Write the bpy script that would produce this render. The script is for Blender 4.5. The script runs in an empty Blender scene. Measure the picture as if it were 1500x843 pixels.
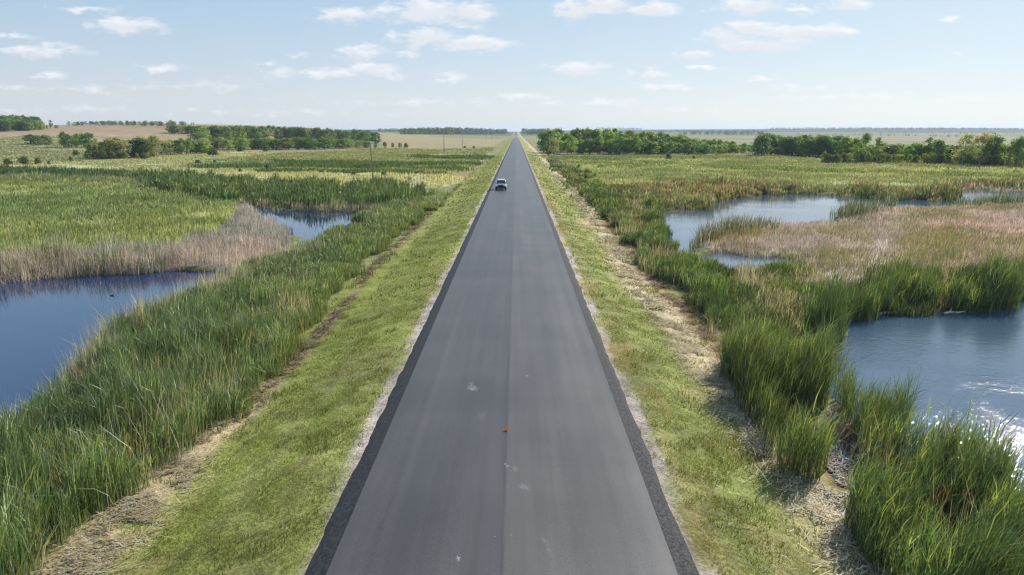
import bpy, bmesh, math, random
import numpy as np
from mathutils import Vector, Matrix

rng = np.random.default_rng(11)
random.seed(5)
scene = bpy.context.scene
COL = scene.collection

# ------------------------------------------------------------------ viewing geometry of the drone
CAM = np.array([0.33, 0.0, 9.83])
F = 1000.0; CX = 756.0; CY = 421.5; HOR = 193.0
PITCH = math.atan((CY - HOR) / F)
SP, CP = math.sin(PITCH), math.cos(PITCH)
MARSH = -1.15; WATER = -1.38

def ray(px, py):
    u = (px - CX) / F; v = (py - CY) / F
    return np.array([u, CP - v * SP, -(SP + v * CP)])

def at(px, py, z=-1.2):
    """point of the level plane z under a pixel of the 1500 px wide photograph"""
    d = ray(px, py); t = (z - CAM[2]) / d[2]
    return CAM + d * t

def lin(r, g, b):
    f = lambda c: (c / 255 / 12.92) if c / 255 <= 0.04045 else ((c / 255 + 0.055) / 1.055) ** 2.4
    return np.array([f(r), f(g), f(b)])

# ------------------------------------------------------------------ noise
def _hash(ix, iy, seed):
    h = (ix.astype(np.int64) * 374761393 + iy.astype(np.int64) * 668265263 + seed * 1442695041) & 0xffffffff
    h = ((h ^ (h >> 13)) * 1274126177) & 0xffffffff
    return ((h ^ (h >> 16)) & 0xffff) / 65535.0

def vnoise(x, y, seed=0):
    ix = np.floor(x); iy = np.floor(y); fx = x - ix; fy = y - iy
    fx = fx * fx * (3 - 2 * fx); fy = fy * fy * (3 - 2 * fy)
    a = _hash(ix, iy, seed); b = _hash(ix + 1, iy, seed); c = _hash(ix, iy + 1, seed); d = _hash(ix + 1, iy + 1, seed)
    return (a * (1 - fx) + b * fx) * (1 - fy) + (c * (1 - fx) + d * fx) * fy

def fbm(x, y, scale, seed=0, octs=3):
    s = 0; a = 0.5; t = 0
    for o in range(octs):
        s = s + a * vnoise(x / scale + 13.7 * o, y / scale - 7.1 * o, seed + o); t += a
        a *= 0.5; scale *= 0.5
    return s / t

def worley(x, y, cell, seed=0):
    """distance to the nearest tussock centre (in cells) and that tussock's own random number"""
    gx = x / cell; gy = y / cell; ix = np.floor(gx); iy = np.floor(gy)
    best = np.full(x.shape, 9.0); idn = np.zeros(x.shape)
    for dx in (-1, 0, 1):
        for dy in (-1, 0, 1):
            cx = ix + dx; cy = iy + dy
            px = cx + .15 + .7 * _hash(cx, cy, seed); py = cy + .15 + .7 * _hash(cx, cy, seed + 7)
            d = np.hypot(gx - px, gy - py); k = d < best
            best = np.where(k, d, best); idn = np.where(k, _hash(cx, cy, seed + 13), idn)
    return best, idn

def sstep(e0, e1, x):
    t = np.clip((x - e0) / (e1 - e0), 0, 1)
    return t * t * (3 - 2 * t)

def inside(poly, x, y):
    r = np.zeros(x.shape, bool); n = len(poly)
    for i in range(n):
        x0, y0 = poly[i]; x1, y1 = poly[(i + 1) % n]
        if y0 == y1: continue
        c = ((y0 > y) != (y1 > y)) & (x < (x1 - x0) * (y - y0) / (y1 - y0) + x0)
        r ^= c
    return r

def sdist(poly, x, y):
    """signed distance, positive inside"""
    d = np.full(x.shape, 1e9); n = len(poly)
    for i in range(n):
        ax, ay = poly[i]; bx, by = poly[(i + 1) % n]
        ex, ey = bx - ax, by - ay
        t = np.clip(((x - ax) * ex + (y - ay) * ey) / (ex * ex + ey * ey + 1e-9), 0, 1)
        d = np.minimum(d, np.hypot(x - ax - t * ex, y - ay - t * ey))
    return np.where(inside(poly, x, y), d, -d)

def P(pts, z=-1.2):
    return [tuple(at(px, py, z)[:2]) for px, py in pts]

# ------------------------------------------------------------------ ponds
PONDS = {
 'left_near': P([(-260,428),(0,414),(60,408),(130,401),(200,403),(232,397),(262,396),(330,399),(352,402),(330,416),(300,436),(240,462),(176,500),(130,545),(96,598),(0,672),(-60,760),(-500,760),(-500,440)], WATER),
 'left_far': P([(346,302),(385,303),(425,308),(485,311),(520,312),(532,318),(508,334),(480,350),(448,354),(422,342),(408,329),(374,315)], WATER),
 'right_near': P([(1236,462),(1300,455),(1380,456),(1430,450),(1500,437),(1640,425),(1900,470),(1900,800),(1640,800),(1500,775),(1440,720),(1370,686),(1310,668),(1262,648),(1235,600),(1215,580),(1200,566),(1215,540),(1228,510)], WATER),
 'right_far': P([(966,307),(1000,308),(1040,303),(1060,292),(1120,285),(1180,283),(1240,288),(1300,293),(1390,293),(1394,279),(1440,278),(1520,284),(1640,286),(1640,300),(1500,300),(1420,303),(1330,303),(1240,303),(1226,318),(1225,326),(1160,330),(1075,336),(1022,345),(1008,372),(984,372),(968,350)], WATER),
 'right_pool': P([(1020,372),(1060,369),(1100,378),(1160,378),(1168,392),(1120,398),(1060,394),(1024,388)], WATER),
 'right_mud': P([(1195,640),(1240,640),(1262,690),(1262,730),(1215,720),(1195,690)], WATER),
}

def zt(x, y):
    x = np.asarray(x, float); y = np.asarray(y, float)
    ax = np.abs(x)
    foot = np.where(x < 0, 10.8, 10.2)
    bank = np.interp(ax, [0, 4.1, 4.55], [-0.16, -0.16, -0.20])
    marsh = MARSH + 0.22 * (fbm(x, y, 9.0, 3) - 0.5) + 0.25 * (fbm(x, y, 60.0, 4) - 0.5)
    k = sstep(0, 1, (ax - 4.6) / (foot - 4.6))
    z = bank * (1 - k) + marsh * k
    z = z + k * (1 - k) * 0.5 * (fbm(x, y, 2.3, 9) - 0.5)
    win = np.clip(1 - np.abs(x - 9.0 - sstep(50, 120, y) * 2.0 - (fbm(x, y, 9, 122) - .5) * 1.6) / 1.3, 0, 1) + np.clip(1 - np.abs(x + 11.0) / 1.0, 0, 1) * (1 - sstep(24, 31, y))
    z = z + win * (0.30 * fbm(x, y, 0.9, 19, 3) - .06)
    for nm, p in PONDS.items():
        pa = np.array(p); x0, y0 = pa.min(0) - 6; x1, y1 = pa.max(0) + 6
        m = (x > x0) & (x < x1) & (y > y0) & (y < y1)
        if m.any():
            sc = 0.35 if nm in ('right_mud',) else (0.8 if 'near' in nm else 1.6)
            s = sdist(p, x[m], y[m]) + (fbm(x[m], y[m], 2.6, 21) - 0.5) * sc * 2
            dep = {'right_mud': 0.26, 'right_pool': 0.5}.get(nm, 0.75)
            f = sstep(-0.9 * sc, 1.0 * sc, s); z[m] = z[m] * (1 - f) + (MARSH - dep) * f
    # the land rises far away: field hill to the west, low ridges on the skyline
    hill = sstep(-120, -420, x) * sstep(330, 950, y) * (1 - sstep(1050, 1600, y)) * 15.0
    hill = hill + sstep(-60, -260, x) * sstep(380, 700, y) * 4.0
    hill = hill + sstep(-900, -1500, x) * 0
    z = z + hill * (0.9 + 0.25 * fbm(x, y, 240.0, 31))
    far = sstep(900, 3800, np.hypot(x, y))
    z = z + far * (10 + 18 * fbm(x, y, 1700.0, 41) * sstep(1500, 5200, y) + 10 * sstep(0, 2500, x) * sstep(2200, 5200, y)) * sstep(20, 260, ax)
    z = z + far * 9 * (1 - sstep(20, 260, ax))
    return z

_TS = 8.0 * 1.02 ** np.arange(378)
def _first(d, ts):
    p = CAM + d * ts[:, None]
    i = np.argmax(p[:, 2] < zt(p[:, 0], p[:, 1]))
    return ts[max(i - 1, 0)], ts[i], p[i, 2] < zt(p[i:i + 1, 0], p[i:i + 1, 1])[0]

def hit(px, py):
    """where the line of sight of a pixel meets the terrain"""
    d = ray(px, py)
    a, b, ok = _first(d, _TS)
    if not ok: return Vector(CAM + d * 3000)
    a, b, ok = _first(d, np.linspace(a, b, 40))
    return Vector(CAM + d * b)

# ------------------------------------------------------------------ nodes / materials
class NT:
    def __init__(s, nt): s.nt = nt; nt.nodes.clear()
    def n(s, t, **kw):
        nd = s.nt.nodes.new(t)
        for k, v in kw.items():
            if k.startswith('i_'): nd.inputs[k[2:].replace('_', ' ')].default_value = v
            elif k.startswith('n_'): nd.inputs[int(k[2:])].default_value = v
            else: setattr(nd, k, v)
        return nd
    def l(s, a, b): s.nt.links.new(a, b)
    def math(s, op, a, b=None, c=None, clamp=False):
        nd = s.nt.nodes.new('ShaderNodeMath'); nd.operation = op; nd.use_clamp = clamp
        for i, v in enumerate((a, b, c)):
            if v is None: continue
            if isinstance(v, (int, float)): nd.inputs[i].default_value = v
            else: s.l(v, nd.inputs[i])
        return nd.outputs[0]
    def mix(s, f, a, b, blend='MIX'):
        nd = s.nt.nodes.new('ShaderNodeMix'); nd.data_type = 'RGBA'; nd.blend_type = blend
        for sock, v in ((nd.inputs['Factor'], f), (nd.inputs['A'], a), (nd.inputs['B'], b)):
            if isinstance(v, (int, float)): sock.default_value = v
            elif isinstance(v, (tuple, list, np.ndarray)): sock.default_value = tuple(float(q) for q in v)[:3] + (1.0,)
            else: s.l(v, sock)
        return nd.outputs['Result']
    def noise(s, vec, scale, detail=3, rough=0.55, dist=0):
        nd = s.n('ShaderNodeTexNoise'); nd.inputs['Scale'].default_value = scale; nd.inputs['Detail'].default_value = detail
        nd.inputs['Roughness'].default_value = rough; nd.inputs['Distortion'].default_value = dist
        s.l(vec, nd.inputs['Vector']); return nd.outputs['Fac']
    def ramp(s, f, lo, hi, a=0.0, b=1.0):
        nd = s.n('ShaderNodeMapRange'); nd.interpolation_type = 'SMOOTHSTEP'
        s.l(f, nd.inputs['Value'])
        for k, v in (('From Min', lo), ('From Max', hi), ('To Min', a), ('To Max', b)): nd.inputs[k].default_value = v
        return nd.outputs['Result']

def new_mat(name):
    m = bpy.data.materials.new(name); m.use_nodes = True
    return m, NT(m.node_tree)

def simple(name, col, rough=0.6, metal=0.0, coat=0.0, noise=0.12, nscale=6.0, spec=0.5):
    m, t = new_mat(name)
    b = t.n('ShaderNodeBsdfPrincipled'); o = t.n('ShaderNodeOutputMaterial')
    tc = t.n('ShaderNodeTexCoord')
    f = t.noise(tc.outputs['Object'], nscale)
    c = t.mix(t.ramp(f, 0.3, 0.7), tuple(q * (1 - noise) for q in col), tuple(min(1, q * (1 + noise)) for q in col))
    t.l(c, b.inputs['Base Color'])
    b.inputs['Roughness'].default_value = rough; b.inputs['Metallic'].default_value = metal
    b.inputs['Coat Weight'].default_value = coat; b.inputs['Coat Roughness'].default_value = 0.04
    b.inputs['Specular IOR Level'].default_value = spec
    t.l(b.outputs[0], o.inputs[0])
    return m

def plant_mat(name, trans=0.4, gloss=0.06, rough=0.45, jitter=True, tint=(1.3, 1.18, 0.6)):
    m, t = new_mat(name)
    o = t.n('ShaderNodeOutputMaterial')
    a = t.n('ShaderNodeAttribute', attribute_name='Col')
    c = a.outputs['Color']
    if jitter:
        oi = t.n('ShaderNodeObjectInfo')
        hs = t.n('ShaderNodeHueSaturation')
        hs.inputs['Hue'].default_value = 0.5
        t.l(t.math('MULTIPLY_ADD', oi.outputs['Random'], 0.035, 0.482), hs.inputs['Hue'])
        t.l(t.math('MULTIPLY_ADD', t.math('FRACT', t.math('MULTIPLY', oi.outputs['Random'], 7.31)), 0.55, 0.95), hs.inputs['Value'])
        t.l(c, hs.inputs['Color']); c = hs.outputs['Color']
    d = t.n('ShaderNodeBsdfDiffuse'); tr = t.n('ShaderNodeBsdfTranslucent'); g = t.n('ShaderNodeBsdfGlossy')
    g.inputs['Roughness'].default_value = rough; g.inputs['Color'].default_value = (0.9, 0.95, 0.9, 1)
    t.l(c, d.inputs['Color'])
    t.l(t.mix(1.0, c, tint, 'MULTIPLY'), tr.inputs['Color'])
    m1 = t.n('ShaderNodeMixShader'); m1.inputs[0].default_value = trans
    t.l(d.outputs[0], m1.inputs[1]); t.l(tr.outputs[0], m1.inputs[2])
    m2 = t.n('ShaderNodeMixShader'); m2.inputs[0].default_value = gloss
    t.l(m1.outputs[0], m2.inputs[1]); t.l(g.outputs[0], m2.inputs[2])
    t.l(m2.outputs[0], o.inputs[0])
    return m

M_REED = plant_mat('reed_leaf', 0.40, 0.06, 0.5, False, (1.18, 1.2, 0.58))
M_MEADOW = plant_mat('meadow_leaf', 0.52, 0.03, 0.5, False, (1.15, 1.12, 0.8))
M_DRY = plant_mat('dry_stalk', 0.35, 0.03, 0.5, False, (1.1, 1.04, 0.92))
M_GRASS = plant_mat('verge_grass', 0.42, 0.03, 0.5, False)
M_LEAF = plant_mat('tree_leaf', 0.5, 0.04, 0.5, True, (1.55, 1.35, 0.5))
M_BARK = simple('bark', (0.16, 0.13, 0.10), 0.9)
M_ASPEN = simple('pale_bark', (0.42, 0.40, 0.34), 0.8, noise=0.35, nscale=3)

# ------------------------------------------------------------------ mesh helpers
def quads_mesh(name, V, Q, C=None, mats=(), smooth=False):
    me = bpy.data.meshes.new(name)
    nv, nq = len(V), len(Q)
    me.vertices.add(nv); me.vertices.foreach_set('co', np.ascontiguousarray(V, np.float32).ravel())
    me.loops.add(nq * 4); me.loops.foreach_set('vertex_index', np.ascontiguousarray(Q, np.int32).ravel())
    me.polygons.add(nq); me.polygons.foreach_set('loop_start', np.arange(0, nq * 4, 4, dtype=np.int32))
    me.update(calc_edges=True)
    if C is not None:
        at_ = me.attributes.new('Col', 'FLOAT_COLOR', 'POINT')
        c4 = np.ones((nv, 4), np.float32); c4[:, :3] = C
        at_.data.foreach_set('color', c4.ravel())
    for m in mats: me.materials.append(m)
    me.polygons.foreach_set('use_smooth', np.full(nq, smooth, bool))
    return me

def link(name, me, parent=None, **props):
    o = bpy.data.objects.new(name, me); COL.objects.link(o)
    if parent is not None: o.parent = parent
    for k, v in props.items(): o[k] = v
    return o

def stuff(name, me, label, cat):
    return link(name, me, label=label, category=cat, kind='stuff')

def blades(P0, H, W, col, lean, bias=(0.0, 0.0), levels=3, tip=None, curl=1.0):
    """tapered bent leaves: P0 (n,3), H, W (n,), col (n,3)"""
    n = len(P0)
    yaw = rng.uniform(0, 2 * np.pi, n); la = rng.uniform(0, 2 * np.pi, n)
    lm = np.abs(rng.normal(0, lean, n)) * np.where(rng.uniform(0, 1, n) < .22, 2.3, 1.0); lm = np.minimum(lm, .75) * H
    dx = np.cos(la) * lm + bias[0] * H; dy = np.sin(la) * lm + bias[1] * H
    sx, sy = np.cos(yaw), np.sin(yaw)
    ts = np.linspace(0, 1, levels)
    wd = {3: [0.75, 1.0, 0.12], 4: [0.7, 1.0, 0.8, 0.08], 2: [1.0, 0.15]}[levels]
    V = np.zeros((n, levels, 2, 3)); C = np.zeros((n, levels, 2, 3))
    tp = rng.uniform(0, 1, n)
    for i, t in enumerate(ts):
        q = t ** 1.9
        cx = P0[:, 0] + dx * q; cy = P0[:, 1] + dy * q
        cz = P0[:, 2] - 0.05 + (H + 0.05) * t - curl * (lm ** 2 / np.maximum(H, 0.01)) * 0.4 * q
        w = W * wd[i] * 0.5
        V[:, i, 0] = np.stack([cx - sx * w, cy - sy * w, cz], 1); V[:, i, 1] = np.stack([cx + sx * w, cy + sy * w, cz], 1)
        c = col.copy()
        if tip is not None and i == levels - 1:
            f = (tp < tip[1])[:, None] * 0.7
            c = c * (1 - f) + np.array(tip[0]) * f
        C[:, i, 0] = c; C[:, i, 1] = c
    base = (np.arange(n) * levels * 2)[:, None]
    Q = []
    for i in range(levels - 1):
        Q.append(np.concatenate([base + 2 * i, base + 2 * i + 1, base + 2 * i + 3, base + 2 * i + 2], 1))
    Q = np.stack(Q, 1).reshape(-1, 4)
    return V.reshape(-1, 3), Q, C.reshape(-1, 3)

class Acc:
    def __init__(s): s.V = []; s.Q = []; s.C = []; s.n = 0
    def add(s, v, q, c):
        s.V.append(v); s.Q.append(q + s.n); s.C.append(c); s.n += len(v)
    def mesh(s, name, mat):
        return quads_mesh(name, np.concatenate(s.V), np.concatenate(s.Q), np.concatenate(s.C), (mat,))

def in_view(x, y, margin=8.0):
    d = y * CP + 2.2
    return (np.abs(x) < d * 0.80 + margin) & (y > 9)

def scatter(poly, dens, edge=0.6, cell=6.0, maxd=1e9):
    """random ground points inside a polygon; dens(d) per square metre"""
    pa = np.array(poly); x0, y0 = pa.min(0) - 2; x1, y1 = pa.max(0) + 2
    y0 = max(y0, 8.0); y1 = min(y1, maxd)
    xs = np.arange(x0, x1, cell); ys = np.arange(y0, y1, cell)
    if len(xs) == 0 or len(ys) == 0: return np.zeros((0, 3)), np.zeros(0)
    gx, gy = np.meshgrid(xs, ys); gx = gx.ravel(); gy = gy.ravel()
    k = in_view(gx + cell / 2, gy + cell / 2, 8 + cell); gx, gy = gx[k], gy[k]
    d = np.hypot(gx + cell / 2, gy + cell / 2)
    n = rng.poisson(dens(d) * cell * cell)
    x = np.repeat(gx, n) + rng.uniform(0, cell, n.sum()); y = np.repeat(gy, n) + rng.uniform(0, cell, n.sum())
    d = np.hypot(x, y)
    j = edge * np.clip(d / 40, 0.7, 4)
    k = inside(poly, x + (fbm(x, y, 2.5, 51) - 0.5) * 4 * j, y + (fbm(x, y, 2.5, 57) - 0.5) * 4 * j)
    x, y, d = x[k], y[k], d[k]
    return np.stack([x, y, zt(x, y)], 1), d

def wid(d, w0=0.035, k=0.00075):
    return np.maximum(w0, k * d)

def pick(n, cols, wts):
    cols = np.array(cols); i = rng.choice(len(cols), n, p=np.array(wts) / np.sum(wts))
    return cols[i]

def reed_zone(acc, poly, h, cover, cols, wts, hvar=0.18, lean=0.16, w0=0.021, kw=0.00060, patch=4.0, gap=0.25, bias=(0.05, -0.02),
              levels=3, seed=0, tip=None, edge=0.6, deep=0.75, colvar=0.55, far_h=None, tus=None, spikes=0.0, tops=0.0, top_tint=(1.14, 1.06, .95), shore=None):
    dens = lambda d: cover / (wid(d, w0, kw) * h)
    p, d = scatter(poly, dens, edge)
    n1 = fbm(p[:, 0], p[:, 1], patch, 61 + seed, 4); n2 = fbm(p[:, 0], p[:, 1], patch * 3.1, 71 + seed)
    n0 = fbm(p[:, 0], p[:, 1], np.clip(d * .035, 1.0, 6.0), 67 + seed, 2)
    keep = (n0 > .22 + .2 * rng.uniform(-.5, .5, len(p))) & (n1 > gap + 0.22 * rng.uniform(-0.5, 0.5, len(p))) & (p[:, 2] > WATER - deep)
    p, d, n1, n2, n0 = p[keep], d[keep], n1[keep], n2[keep], n0[keep]
    n = len(p)
    if n == 0: return
    if tus:
        f1, tid = worley(p[:, 0] + (fbm(p[:, 0], p[:, 1], 1.4, 7) - .5) * 1.6, p[:, 1] + (fbm(p[:, 0], p[:, 1], 1.4, 8) - .5) * 1.6, tus[0], 5 + seed)
        dome = np.sqrt(np.clip(1 - (f1 / (tus[2] if len(tus) > 2 else .78)) ** 2, 0, 1))
        k = dome > tus[1] * .35 * rng.uniform(.3, 1.2, n)
        p, d, n1, n2, n0, f1, tid, dome = p[k], d[k], n1[k], n2[k], n0[k], f1[k], tid[k], dome[k]; n = len(p)
        h = h * (1 - tus[1] + tus[1] * (.25 + .95 * dome)) * (1 + tus[1] * (tid - .5) * .8)
    if far_h: h = h * (1 + (far_h - 1) * sstep(22, 60, d))
    H = h * (0.6 + 0.8 * n0) * (0.62 + 0.75 * n1) * (0.85 + 0.3 * n2) * np.clip(rng.normal(1, hvar, n), 0.35, 1.5)
    W = wid(d, w0, kw) * rng.uniform(0.7, 1.3, n)
    c = pick(n, cols, wts) * ((1 - colvar / 2 + colvar * n2) * rng.uniform(0.6, 1.45, n))[:, None]
    f = sstep(0.35, 0.7, n2)[:, None]
    c = c * (1 - f * np.array([0.0, 0.06, 0.1])) * (1 + f * np.array([0.08, 0.0, 0.0]))
    if shore:                                  # paler, lower growth on the landward side
        g = sstep(shore[0], shore[1], p[:, 0] + (fbm(p[:, 0], p[:, 1], 4.0, 77) - .5) * 5)
        c = c * (1 + g[:, None] * np.array([.38, .34, .2])); H = H * (1 - .38 * g * sstep(20, 30, d))
    if tus: c = c * (1 + tus[1] * .7 * (((tid * 7.7) % 1) - .5))[:, None]
    acc.add(*blades(p, H, W, c, lean, bias, levels, tip))
    if tops:                                   # the flopping upper leaves that close the canopy
        m = int(len(p) * tops); i = rng.integers(0, len(p), m); f = rng.uniform(.45, .8, m)
        q = p[i] + np.stack([rng.normal(0, .09, m), rng.normal(0, .09, m), H[i] * f], 1)
        ct = c[i] * rng.uniform(.8, 1.65, m)[:, None] * np.array(top_tint)
        acc.add(*blades(q, H[i] * rng.uniform(.25, .5, m), W[i] * 1.05, ct, .5, (bias[0] * 2, bias[1] * 2), 3))
    if spikes:
        k = (rng.uniform(0, 1, n) < spikes) & (d < 60); q = p[k].copy(); q[:, 2] += H[k] * .72
        if len(q): acc.add(*blades(q, np.full(len(q), .24), np.full(len(q), .038), np.tile(np.array([.075, .04, .02]), (len(q), 1)), .05, (0, 0), 3))

# ------------------------------------------------------------------ zones of vegetation (bases, outlines on the ground)
Z = {
 'left_reeds': P([(645,284),(640,300),(600,330),(540,380),(478,435),(420,505),(385,550),(335,610),(300,650),(268,690),(210,725),(150,765),(95,800),(45,850),(-40,930),(-120,1020),(-420,1020),(-420,690),(0,655),(60,610),(112,560),(160,505),(220,466),(290,438),(345,420),(400,390),(448,366),(506,344),(545,322),(588,303)]),
 'mid_bank': P([(182,264),(260,262),(400,273),(560,277),(618,280),(625,292),(560,304),(535,310),(440,306),(372,301),(340,296),(250,282)]),
 'dead_left': P([(-40,392),(0,384),(120,378),(230,365),(300,352),(350,325),(350,304),(374,316),(406,330),(418,344),(430,358),(405,376),(360,400),(300,396),(262,394),(232,396),(200,401),(130,400),(60,406),(0,413),(-60,417)]),
 'meadow_left': P([(-260,262),(0,258),(180,268),(340,297),(350,303),(338,322),(300,350),(230,364),(120,377),(0,384),(-260,396)]),
 'dark_row': P([(-60,250),(60,252),(180,256),(240,260),(250,266),(150,264),(0,260),(-60,260)]),
 'yellow_field': P([(-120,240),(100,238),(170,234),(300,222),(420,224),(300,236),(270,243),(380,250),(560,252),(640,255),(690,262),(650,276),(560,275),(400,271),(260,260),(60,250),(-120,250)]),
 'green_field': P([(270,244),(300,236),(420,224),(560,218),(700,219),(722,216),(690,250),(640,256),(560,252),(380,251)]),
 'pale_field': P([(-120,220),(40,213),(140,214),(160,232),(100,238),(-120,241)]),
 'far_field': P([(560,202),(740,204),(722,216),(560,218)]),
 'right_reeds': P([(806,236),(832,262),(858,285),(884,315),(918,362),(950,398),(990,430),(1030,470),(1055,520),(1075,580),(1092,640),(1112,680),(1140,700),(1195,716),(1205,650),(1200,580),(1204,562),(1182,535),(1156,512),(1152,476),(1172,452),(1238,446),(1190,412),(1170,394),(1100,398),(1030,392),(984,374),(966,350),(962,310),(930,296),(880,278),(840,250)]),
 'right_front': P([(1262,650),(1310,672),(1370,692),(1440,726),(1500,780),(1640,850),(1760,1020),(1330,1020),(1310,900),(1262,850),(1248,770),(1266,735),(1262,690)]),
 'right_clump': P([(1216,575),(1240,556),(1290,585),(1312,625),(1300,652),(1262,652),(1232,615)]),
 'right_island': P([(1240,440),(1300,428),(1400,424),(1480,424),(1500,418),(1502,436),(1440,452),(1380,458),(1300,457),(1238,466)]),
 'dry_right': P([(1012,358),(1060,336),(1140,331),(1226,328),(1232,316),(1330,306),(1420,304),(1500,302),(1700,296),(1800,400),(1500,420),(1400,424),(1300,428),(1240,436),(1190,412),(1165,396),(1160,378),(1100,376),(1050,368)]),
 'bank_right': P([(880,276),(940,278),(1060,272),(1130,276),(1240,280),(1392,280),(1390,292),(1300,292),(1240,287),(1180,282),(1120,284),(1060,291),(1046,303),(1000,308),(966,306),(930,296)]),
 'bank_right_far': P([(1392,268),(1500,268),(1640,270),(1640,284),(1520,283),(1440,277),(1394,278)]),
 'marsh_right': P([(806,236),(800,230),(1100,228),(1220,236),(1500,244),(1700,248),(1700,272),(1500,270),(1392,270),(1392,281),(1240,281),(1130,277),(1060,273),(940,279),(880,277),(840,252)]),
}
G_DEEP, G_MID, G_LITE = (0.044, 0.080, 0.028), (0.088, 0.145, 0.046), (0.175, 0.225, 0.09)
BLUE_G = (0.075, 0.13, 0.055); YEL_G = (0.18, 0.215, 0.07)
STRAW, PALE, PINK = (0.44, 0.37, 0.22), (0.50, 0.46, 0.38), (0.36, 0.285, 0.23)
BRN = (0.17, 0.115, 0.06)

# ------------------------------------------------------------------ ground
def make_ground():
    ux = np.linspace(-6.35, 6.35, 720); xs = 20 * np.sinh(ux)
    uy = np.linspace(-1.25, 6.4, 800); ys = 25 + 30 * np.sinh(uy)
    X, Y = np.meshgrid(xs, ys); x = X.ravel(); y = Y.ravel(); z = zt(x, y)
    d = np.hypot(x, y); ax = np.abs(x)
    n2 = fbm(x, y, 2.2, 81, 4); n8 = fbm(x, y, 9, 83, 4); n40 = fbm(x, y, 45, 85, 4); n200 = fbm(x, y, 230, 87, 4)
    C = np.zeros((len(x), 3)); C[:] = (0.19, 0.20, 0.08)                       # open pasture
    def paint(mask, col):
        C[mask > 0] = (C * (1 - mask[:, None]) + np.array(col) * mask[:, None])[mask > 0]
    paint(sstep(0.42, 0.62, n200), (0.22, 0.18, 0.10)); paint(sstep(0.5, 0.65, n40) * 0.7, (0.12, 0.16, 0.05))
    # brown stubble hill in the west, dry fields east
    m = sstep(-100, -230, x) * sstep(330, 420, y) * (1 - sstep(1300, 1700, y))
    paint(m * (0.45 + 0.5 * sstep(0.35, 0.6, fbm(x, y * 3, 120, 92))), (0.31, 0.21, 0.135))
    paint(sstep(60, 120, x) * sstep(520, 640, y) * sstep(0.4, 0.6, fbm(x, y * 2.5, 420, 91)), (0.235, 0.18, 0.12))
    paint(sstep(60, 120, x) * sstep(420, 520, y) * sstep(0.5, 0.6, fbm(x, y * 2, 160, 96)) * .8, (0.13, 0.165, 0.06))
    paint(sstep(1300, 1800, d) * (0.25 + 0.75 * sstep(0.40, 0.52, fbm(x, y * 1.6, 420, 88))) * np.where(x < 60, 1, .45), (0.055, 0.08, 0.035))
    paint(sstep(2500, 3100, d), (0.024, 0.036, 0.022))
    jx = x + (n2 - 0.5) * 3 * np.clip(d / 60, 0.6, 3); jy = y + (n8 - 0.5) * 5 * np.clip(d / 60, 0.6, 4)
    zc = {'yellow_field': (0.36, 0.35, 0.17), 'green_field': (0.25, 0.275, 0.12), 'pale_field': (0.27, 0.29, 0.15), 'far_field': (0.26, 0.215, 0.11),
          'meadow_left': (0.28, 0.32, 0.13), 'mid_bank': (0.15, 0.13, 0.07), 'dead_left': (0.30, 0.26, 0.205), 'marsh_right': (0.29, 0.305, 0.13),
          'bank_right': (0.17, 0.12, 0.08), 'bank_right_far': (0.14, 0.11, 0.07), 'dry_right': (0.48, 0.39, 0.335), 'left_reeds': (0.09, 0.075, 0.035),
          'right_reeds': (0.12, 0.09, 0.05), 'right_front': (0.12, 0.09, 0.055), 'right_clump': (0.09, 0.07, 0.04), 'right_island': (0.08, 0.055, 0.035), 'dark_row': (0.10, 0.11, 0.04)}
    for k, c in zc.items():
        paint(inside(Z[k], jx, jy).astype(float), c)
    m = inside(Z['meadow_left'], jx, jy) * sstep(0.48, 0.62, fbm(x, y * 2, 26, 95)); paint(m, (0.37, 0.35, 0.18))
    m = inside(Z['marsh_right'], jx, jy) * sstep(0.45, 0.6, fbm(x, y * 2.5, 40, 97)); paint(m, (0.27, 0.21, 0.10))
    m = inside(Z['dry_right'], jx, jy) * sstep(0.52, 0.62, fbm(x, y * 2, 22, 99)); paint(m, (0.28, 0.26, 0.08))
    m = inside(Z['green_field'], jx, jy) * sstep(0.45, 0.6, fbm(x, y * 3.5, 70, 98)); paint(m, (0.25, 0.24, 0.08))
    paint(inside(P([(1150,440),(1245,440),(1240,520),(1200,570),(1145,520)]), jx, jy).astype(float), (0.05, 0.042, 0.026))
    paint(inside(P([(1165,600),(1285,600),(1300,780),(1220,790),(1150,720)]), jx, jy) * sstep(9.9, 10.8, x), (0.10, 0.08, 0.06))
    # verge of the road
    wob = (n8 - 0.5) * 1.6 + (n2 - 0.5) * 0.9
    L = x < 0
    grassL = (0.18, 0.205, 0.046); grassR = (0.19, 0.20, 0.065)
    m = sstep(0, 0.5, (12.2 + wob) - ax) * (ax > 3.8); paint(m * L, grassL); paint(m * (~L), grassR)
    paint(sstep(0.46, 0.66, n8) * (ax > 4.6) * (ax < 11) * 0.4 * L, (0.22, 0.235, 0.055))
    paint(sstep(0.45, 0.65, fbm(x * 2.4, y * 0.12, 1.5, 94)) * (ax > 4.6) * (ax < 11) * 0.5 * L, (0.25, 0.24, 0.085))
    paint(sstep(0.40, 0.62, fbm(x * 2.4, y * 0.13, 1.6, 93)) * (ax > 4.6) * (ax < 11) * 0.8 * (~L), (0.34, 0.29, 0.13))
    paint(sstep(0.0, .35, .4 - np.abs(ax - 7.9 - (n8 - .5) * 1.2)) * sstep(.42, .6, n2) * .7 * L, (0.10, 0.125, 0.03))
    paint(sstep(.60, .72, n2) * (ax > 5.4) * (ax < 10.5) * .6 * L, (0.20, 0.165, 0.07))
    paint(sstep(0.0, .5, .95 - np.abs(x - 7.0 - (n8 - .5) * 1.0)) * sstep(.3, .55, n2 + .1) * .75, (0.175, 0.215, 0.05))
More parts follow.
